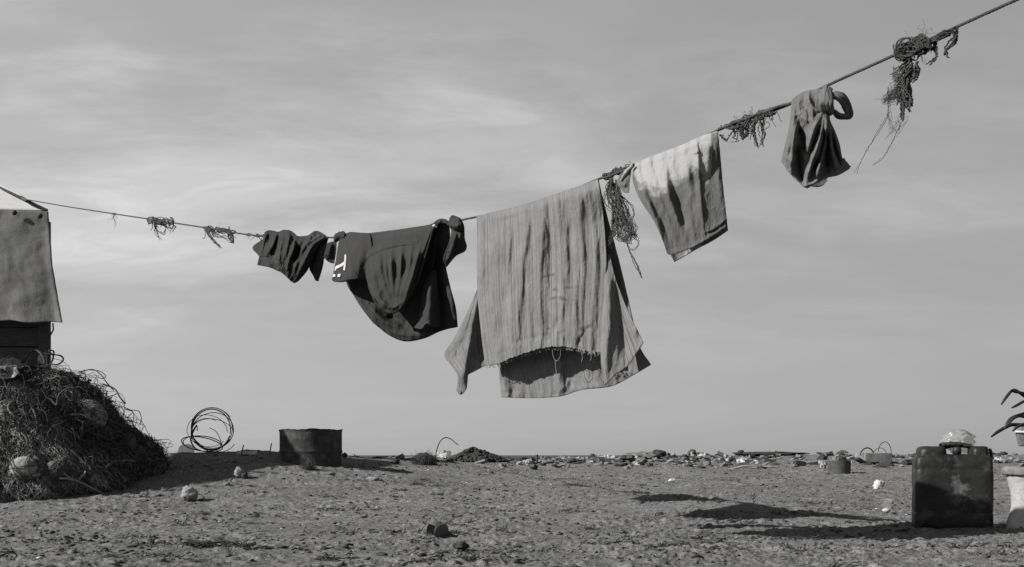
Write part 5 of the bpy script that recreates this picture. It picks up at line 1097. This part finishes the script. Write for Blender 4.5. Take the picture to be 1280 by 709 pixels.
# ------------------------------------------------------------------ the band of rubbish along the crest
def crest_z(px): return 15.0
MEAN = {}
kinds = [('stone', 'stone', 'dark', 'dark stone lying in the band of litter along the beach crest', 'dark stones in the litter band', 150),
         ('stone', 'stone', 'mid', 'grey stone lying in the band of litter along the beach crest', 'grey stones in the litter band', 118),
         ('foam_scrap', 'foam', 'pale', 'pale lump of foam or plastic lying in the band of litter along the beach crest', 'pale lumps in the litter band', 60),
         ('plastic_scrap', 'plastic scrap', 'white', 'white torn plastic scrap lying in the band of litter along the beach crest', 'white scraps in the litter band', 34),
         ('driftwood', 'driftwood', 'dark', 'dark stick of driftwood lying in the band of litter along the beach crest', 'driftwood sticks in the litter band', 44)]
r = np.random.default_rng(77)
def band_place():
    while True:
        px = r.uniform(600, 1275) if r.random() < 0.95 else r.uniform(430, 560)
        Z = r.uniform(11.6, 16.3); x = (px - CX) / F * Z
        dens = 0.35 + 0.65 * (0.5 + 0.9 * perlin(px / 28.0, Z * 0.9, 17)) + 0.5 * math.exp(-((px - 700) / 90) ** 2) + 0.5 * math.exp(-((px - 840) / 70) ** 2)
        dens *= 0.18 + 0.82 * float(sstep(11.5, 13.6, Z))
        if px > 900: dens *= 0.8
        if r.random() < dens: return px, Z, x, float(g_smooth(x, Z))
for name, cat, mt, lab, grp, n_ in kinds:
    for k in range(n_):
        px, Z, x, h = band_place(); big_ = r.uniform(0.5, 1.0) ** 2 * (1.5 if r.random() < 0.12 else 1)
        if name == 'driftwood':
            a_ = r.uniform(-.5, .5); l_ = r.uniform(0.06, 0.2); m_ = 8; tt = np.linspace(-1, 1, m_)
            q = np.stack([x + tt * l_ * math.cos(a_), Z + tt * l_ * math.sin(a_), h + 0.018 + 0.03 * r.random() * tt + 0.008 * np.sin(tt * 4 + k)], -1); A = Acc(); A.tubes(q, np.interp(tt, [-1, 0, 1], [.006, .013, .007]) * r.uniform(.6, 1.5), 6); o = A.build(name, M[mt if r.random() < .75 else 'pale'], origin=np.array([x, Z, h]))
            if o.data.materials[0] == M['pale']: tag(o, lab.replace('dark', 'pale bleached'), cat, 'pale driftwood in the litter band'); continue
            tag(o, lab, cat, grp)
        elif name == 'plastic_scrap':
            w_ = r.uniform(0.05, 0.15) * big_ ** .5; o = scrap(name, lab, cat, px, HY + F / Z * (CH - h) - 3, Z, w_, w_ * r.uniform(.4, .8), M[mt if r.random() < .6 else 'pale'], int(r.integers(1000)), grp, amp=0.25, tilt=r.uniform(.2, 1.1))
        else:
            sz = (0.016 + 0.038 * big_) * (0.7 if mt == 'pale' else 1); size = (sz * r.uniform(.8, 1.7), sz, sz * r.uniform(.35, .8)); o = add_lump(name, (x, Z, h + size[2] * .35), size, int(r.integers(10000)), M[mt], rough=r.uniform(.5, .9), sub=3, freq=r.uniform(0.9, 1.9), rot=r.uniform(0, 3.1), crease=r.random() < .5, smooth=False); tag(o, lab, cat, grp)
for k in range(34):                               # larger dark lumps
    while True:
        px, Z, x, h = band_place()
        if px > 625 and Z > 12.4: break
    sz = r.uniform(.03, .065); size = (sz * r.uniform(1, 1.8), sz, sz * r.uniform(.5, .9))
    o = add_lump('rubbish_lump', (x, Z, h + size[2] * .3), size, int(r.integers(10000)), M[('dark', 'mid_dark', 'mid')[k % 3]], rough=r.uniform(.5, .9), sub=4, freq=1.6, rot=r.uniform(0, 3), smooth=False)
    tag(o, 'larger dark lump of rubbish lying in the band of litter along the beach crest', 'rubbish', 'larger dark lumps in the litter band')
for k in range(64):                               # broken boards, crate sides and cans
    px, Z, x, h = band_place(); w_, d_, t_ = r.uniform(.03, .10), r.uniform(.02, .06), r.uniform(.008, .03)
    A = Acc(); boxm(A, -w_, w_, -d_, d_, -t_, t_, 0.004); e1, e2, e3 = r.uniform(-.5, .5), r.uniform(-.5, .5), r.uniform(0, 3.1)
    mm = np.array(Matrix.Rotation(e3, 3, 'Z') @ Matrix.Rotation(e1, 3, 'Y') @ Matrix.Rotation(e2, 3, 'X')); v = A.v[0] @ mm.T + [x, Z, h + t_ * .8 + abs(w_ * math.sin(e1)) * .5]
    mt = ('dark', 'mid_dark', 'mid', 'pale')[k % 4]; lab = {'dark': 'dark', 'mid_dark': 'dark', 'mid': 'grey', 'pale': 'pale'}[mt]
    tag(mesh_np('board', v, A.f[0], M[mt], None, False, origin=np.array([x, Z, h])), lab + ' broken board lying in the band of litter along the beach crest', 'board', lab + ' broken boards in the litter band')
# heap of dark shells / clinker
hpx, hpz, hph = on(592, 13.2); mh = empty('shell_heap', (hpx, hpz, hph), 'conical heap of dark shells and stones on the crest beside the bent wire', 'heap')
n_ = 620; aa = r.uniform(0, 6.28, n_); q = r.uniform(0, 1, n_) ** 0.6; A = Acc()
for a_, q_ in zip(aa, q):
    v, f = lump((0.026, 0.022, 0.015), int(r.integers(9999)), .5, 1); an = r.uniform(0, 3); c, s_ = math.cos(an), math.sin(an); v = v @ np.array([[c, s_ * .6, s_ * .5], [-s_, c, 0], [-.3, 0.2, 1]])
    A.add(v + [hpx + 0.40 * q_ * math.cos(a_) * (1 + .15 * math.cos(3 * a_)), hpz + 0.25 * q_ * math.sin(a_), hph + 0.165 * (1 - q_) ** 0.8 * (1 + 0.2 * math.sin(5 * a_)) + .008], f)
tag(A.build('shells', M['dark'], mh, smooth=False), kind='stuff')
v, f = lump((0.36, 0.22, 0.13), 81, .15, 3); mesh_np('heap_core', v + [hpx, hpz, hph], f, M['dark'], mh)
A = Acc(); A.tubes(smooth_path(np.array([P(587, 560.5, 13.1), P(592, 559, 13.1), P(597, 561.5, 13.1), P(599, 567, 13.1)]), 20), 0.005, 5); A.build('wire', M['wire'], mh)
# bigger single pieces on the crest
def slab(name, label, cat, px, py, Z, w_, h_, mt, seed, d_=0.10, tilt=0.0):
    Z = min(ground_at(px, py + h_ / k_ / 2 - 1)[1], 16.0); w_, h_, d_ = w_ * Z / 15.3, h_ * Z / 15.3, d_ * Z / 15.3
    x, y, z = P(px, py, Z); v, f = lump((w_ / 2, d_, h_ / 2), seed, .36, 4, 1.3)
    c, s_ = math.cos(tilt), math.sin(tilt); v = v @ np.array([[c, 0, s_], [0, 1, 0], [-s_, 0, c]]); return tag(mesh_np(name, v + [x, y, z], f, M[mt], None, False, origin=np.array([x, y, z])), label, cat)
k_ = 15.3 / F
slab('boulder', 'long dark low boulder on the crest right of the open sea view', 'boulder', 803, 569.5, 15.6, 44 * k_, 9 * k_, 'mid', 501, .3)
slab('board', 'dark tilted board end sticking up from the litter beside white scraps', 'board', 824, 566.5, 15.2, 17 * k_, 8 * k_, 'dark', 502)
slab('board', 'dark angled crate piece, tallest of the litter crest', 'crate', 865, 566, 15.4, 10 * k_, 8 * k_, 'mid_dark', 503)
slab('crate', 'long dark broken crate lying on the litter crest', 'crate', 876, 569.5, 15.2, 22 * k_, 7 * k_, 'dark', 504, .1, -0.06)
slab('foam_block', 'pale upright foam block leaning on the long dark broken crate', 'foam', 866, 569.5, 15.0, 5 * k_, 9 * k_, 'pale', 505, .05, .3)
slab('foam_block', 'pale rounded foam block standing where the crest litter thins out', 'foam', 907, 570.5, 15.0, 5 * k_, 8 * k_, 'pale', 506, .05)
slab('mound', 'low dark strip of rubbish and earth at the skyline', 'rubbish', 960, 567.5, 16.4, 90 * k_, 5 * k_, 'dark', 507, .3)
slab('stone', 'dark stone on the skyline above the low dark strip', 'stone', 926, 564.5, 15.9, 7 * k_, 3.5 * k_, 'dark', 508)
slab('tarpaulin', 'dark rounded tarpaulin bundle in the litter below the sea horizon', 'bundle', 714, 576.5, 13.6, 16 * k_, 8 * k_, 'mid_dark', 509)
slab('tarpaulin', 'grey low bundle beside the small upright stake in the litter', 'bundle', 684, 578, 13.6, 15 * k_, 5 * k_, 'mid', 510, .1, .2)
slab('bag', 'white crumpled bag heaped against the small upright stake', 'bag', 661, 578, 13.4, 9 * k_, 9 * k_, 'pale', 511, .06)
slab('rubbish_sack', 'white crumpled sack slumped left of the distant bucket', 'sack', 1029, 581, 10.6, 9 * k_, 10 * k_, 'pale', 512, .06)
slab('stone', 'pale boulder with a dark shaded side right of the distant bucket', 'stone', 1094, 577, 11.6, 10 * k_, 8 * k_, 'pale', 513, .06)
slab('sack', 'dark lumpy sack behind the distant bucket', 'sack', 1053, 566.5, 13.6, 12 * k_, 7 * k_, 'mid_dark', 514)
x, y, z = P(671, 583, 13.2); A = Acc(); A.tubes(np.array([(x, y, z - .03), (x + .004, y, z + .06), (x, y, z + .155)]), [0.022, .018, .020], 6); tag(A.build('stake', M['mid_dark'], origin=np.array([x, y, z])), 'small grey stake standing upright in the litter below the sea horizon', 'stake')
# fish crate with wire hoops
x, y, z = P(1093, 577.5, 13.0); w_, h_ = 33 * 13 / F, 11 * 13 / F
fc = empty('fish_crate', (x, y, z), 'grey open crate with wire hoops beyond the distant bucket', 'crate')
A = Acc()
for bx_ in ((x - w_ / 2, x + w_ / 2, y - .16, y - .145, z, z + h_), (x - w_ / 2, x + w_ / 2, y + .145, y + .16, z, z + h_), (x - w_ / 2, x - w_ / 2 + .015, y - .144, y + .144, z, z + h_), (x + w_ / 2 - .015, x + w_ / 2, y - .144, y + .144, z, z + h_)):
    A = Acc(); boxm(A, *bx_, bev=0.003); A.build('side_panel', M['mid'], fc, smooth=False)
for cx1, cy1, rx, ry, r_ in ((1084, 568, 8.5, 10, .0085), (1106, 563, 8, 12.5, .005), (1100, 569, 9, 11, .004)):
    tt = np.linspace(math.pi * 1.02, math.pi * 2.05, 30); A = Acc(); A.tubes(np.array([P(cx1 + rx * math.cos(a), cy1 + ry * math.sin(a) + 2, 13.0 + .1 * math.cos(a)) for a in tt] + [P(cx1 + rx, cy1 + 9, 13.1)]), r_, 5); A.build('wire_hoop', M['wire'], fc)
slab('foam_block', 'white upright foam block at the left end of the grey crate with hoops', 'foam', 1072, 571, 12.8, 6 * k_, 10 * k_, 'pale', 515, .05)

# ------------------------------------------------------------------ crumbs: clods, shell and straw too many to count
def ground_h(x, z):
    rr_ = np.hypot(x, z); tt_ = np.arctan2(x, z); i = np.clip(np.searchsorted(rs, rr_), 1, len(rs) - 1); j = np.clip(np.searchsorted(th, tt_), 1, nth - 1)
    fr = (rr_ - rs[i - 1]) / (rs[i] - rs[i - 1]); ft = (tt_ - th[j - 1]) / (th[j] - th[j - 1])
    return (GH[i - 1, j - 1] * (1 - fr) + GH[i, j - 1] * fr) * (1 - ft) + (GH[i - 1, j] * (1 - fr) + GH[i, j] * fr) * ft
def crumbs(name, n, lo, hi_, mat, seed, flat=0.6, zmax=15.0, power=1.6):
    r = np.random.default_rng(seed); tv = [lump((1, 1, flat), 700 + k, 1.0, 1, 2.2) for k in range(8)]
    z = 2.9 + (zmax - 2.9) * r.uniform(0, 1, n) ** power; x = r.uniform(-.60, .60, n) * z
    keep = r.uniform(0, 1, n) < 0.10 + 1.3 * sstep(-0.3, 0.5, fbm(x / .8, z / .6, 31, 3)); x, z = x[keep], z[keep]
    s_ = (lo + (hi_ - lo) * r.uniform(0, 1, len(x)) ** 3) * (1 + 0.06 * z); h = ground_h(x, z); A = Acc()
    for k in range(8):
        m_ = np.arange(len(x)) % 8 == k; v, f = tv[k]; an = r.uniform(0, 6.28, m_.sum()); c, s2 = np.cos(an)[:, None], np.sin(an)[:, None]
        vx = (v[None, :, 0] * c - v[None, :, 1] * s2) * s_[m_][:, None] * r.uniform(.8, 1.6, (m_.sum(), 1)); vy = (v[None, :, 0] * s2 + v[None, :, 1] * c) * s_[m_][:, None]; vz = v[None, :, 2] * s_[m_][:, None]
        vv = np.stack([vx + x[m_][:, None], vy + z[m_][:, None], vz + h[m_][:, None] + .25 * s_[m_][:, None]], -1)
        A.add(vv.reshape(-1, 3), (f[None] + (np.arange(m_.sum()) * len(v))[:, None, None]).reshape(-1, 3))
    return tag(A.build(name, mat, smooth=False), kind='stuff')
M['clod'] = material('dark_clod', 0.045, 0.95, 0.5, 30)
M['sandclod'] = material('sand_clod', 0.09, 1.0, 0.4, 30)
M['chip'] = material('shell_chip', 0.32, 0.8, 0.3, 30)
crumbs('dark_crumbs', 9000, 0.0015, 0.012, M['clod'], 1)
crumbs('sand_crumbs', 16000, 0.0015, 0.009, M['sandclod'], 2)
crumbs('shell_chips', 500, 0.002, 0.008, M['chip'], 3)
r = np.random.default_rng(5); n_ = 900; z = 2.9 + 11 * r.uniform(0, 1, n_) ** 1.6; x = r.uniform(-.6, .6, n_) * z; an = r.uniform(0, 6.28, n_); l_ = r.uniform(.015, .07, n_); h = ground_h(x, z) + .004
st = np.stack([x, z, h], -1); ve = np.stack([np.cos(an) * l_, np.sin(an) * l_, r.uniform(-.003, .012, n_)], -1); A = Acc(); A.tubes(curl(n_, 6, st, ve, .004, 4, 0, 9), 0.0013, 3); tag(A.build('straw', M['grass']), kind='stuff')

# dark scraps of weed strewn over the sand in drifts
r = np.random.default_rng(15); A = Acc()
spots_ = [(500, 669, .28, .03, 90), (330, 688, .12, .02, 30), (120, 640, .14, .02, 30), (640, 690, .12, .03, 40), (700, 640, .10, .02, 20), (420, 640, .16, .03, 40), (600, 705, .2, .02, 60), (880, 690, .15, .02, 40), (1000, 672, .2, .02, 40), (760, 668, .12, .02, 30), (300, 655, .10, .02, 25), (60, 680, .2, .03, 50), (960, 600, .25, .04, 30), (1190, 690, .2, .02, 40), (560, 610, .3, .05, 30), (690, 600, .25, .05, 30)]
for k in range(90): spots_.append((r.uniform(-20, 1300), 600 + 110 * r.uniform(0, 1) ** 1.3, r.uniform(.02, .08), r.uniform(.008, .03), int(r.uniform(6, 16))))
for px, py, sx, sy, n_ in spots_:
    x, z, h = ground_at(px, py); xs = x + r.normal(size=n_) * sx; zs = z + r.normal(size=n_) * sy; hs = ground_h(xs, zs) + .003
    an = r.normal(size=n_) * .9; l_ = r.uniform(.012, .06, n_); ve = np.stack([np.cos(an) * l_, np.sin(an) * l_, r.uniform(-.003, .014, n_)], -1)
    A.tubes(curl(n_, 7, np.stack([xs, zs, hs], -1), ve, .005, 5, 0, int(r.integers(1e6))), 0.0022 * r.uniform(.6, 1.5), 3)
tag(A.build('dry_weed', M['dark']), kind='stuff')
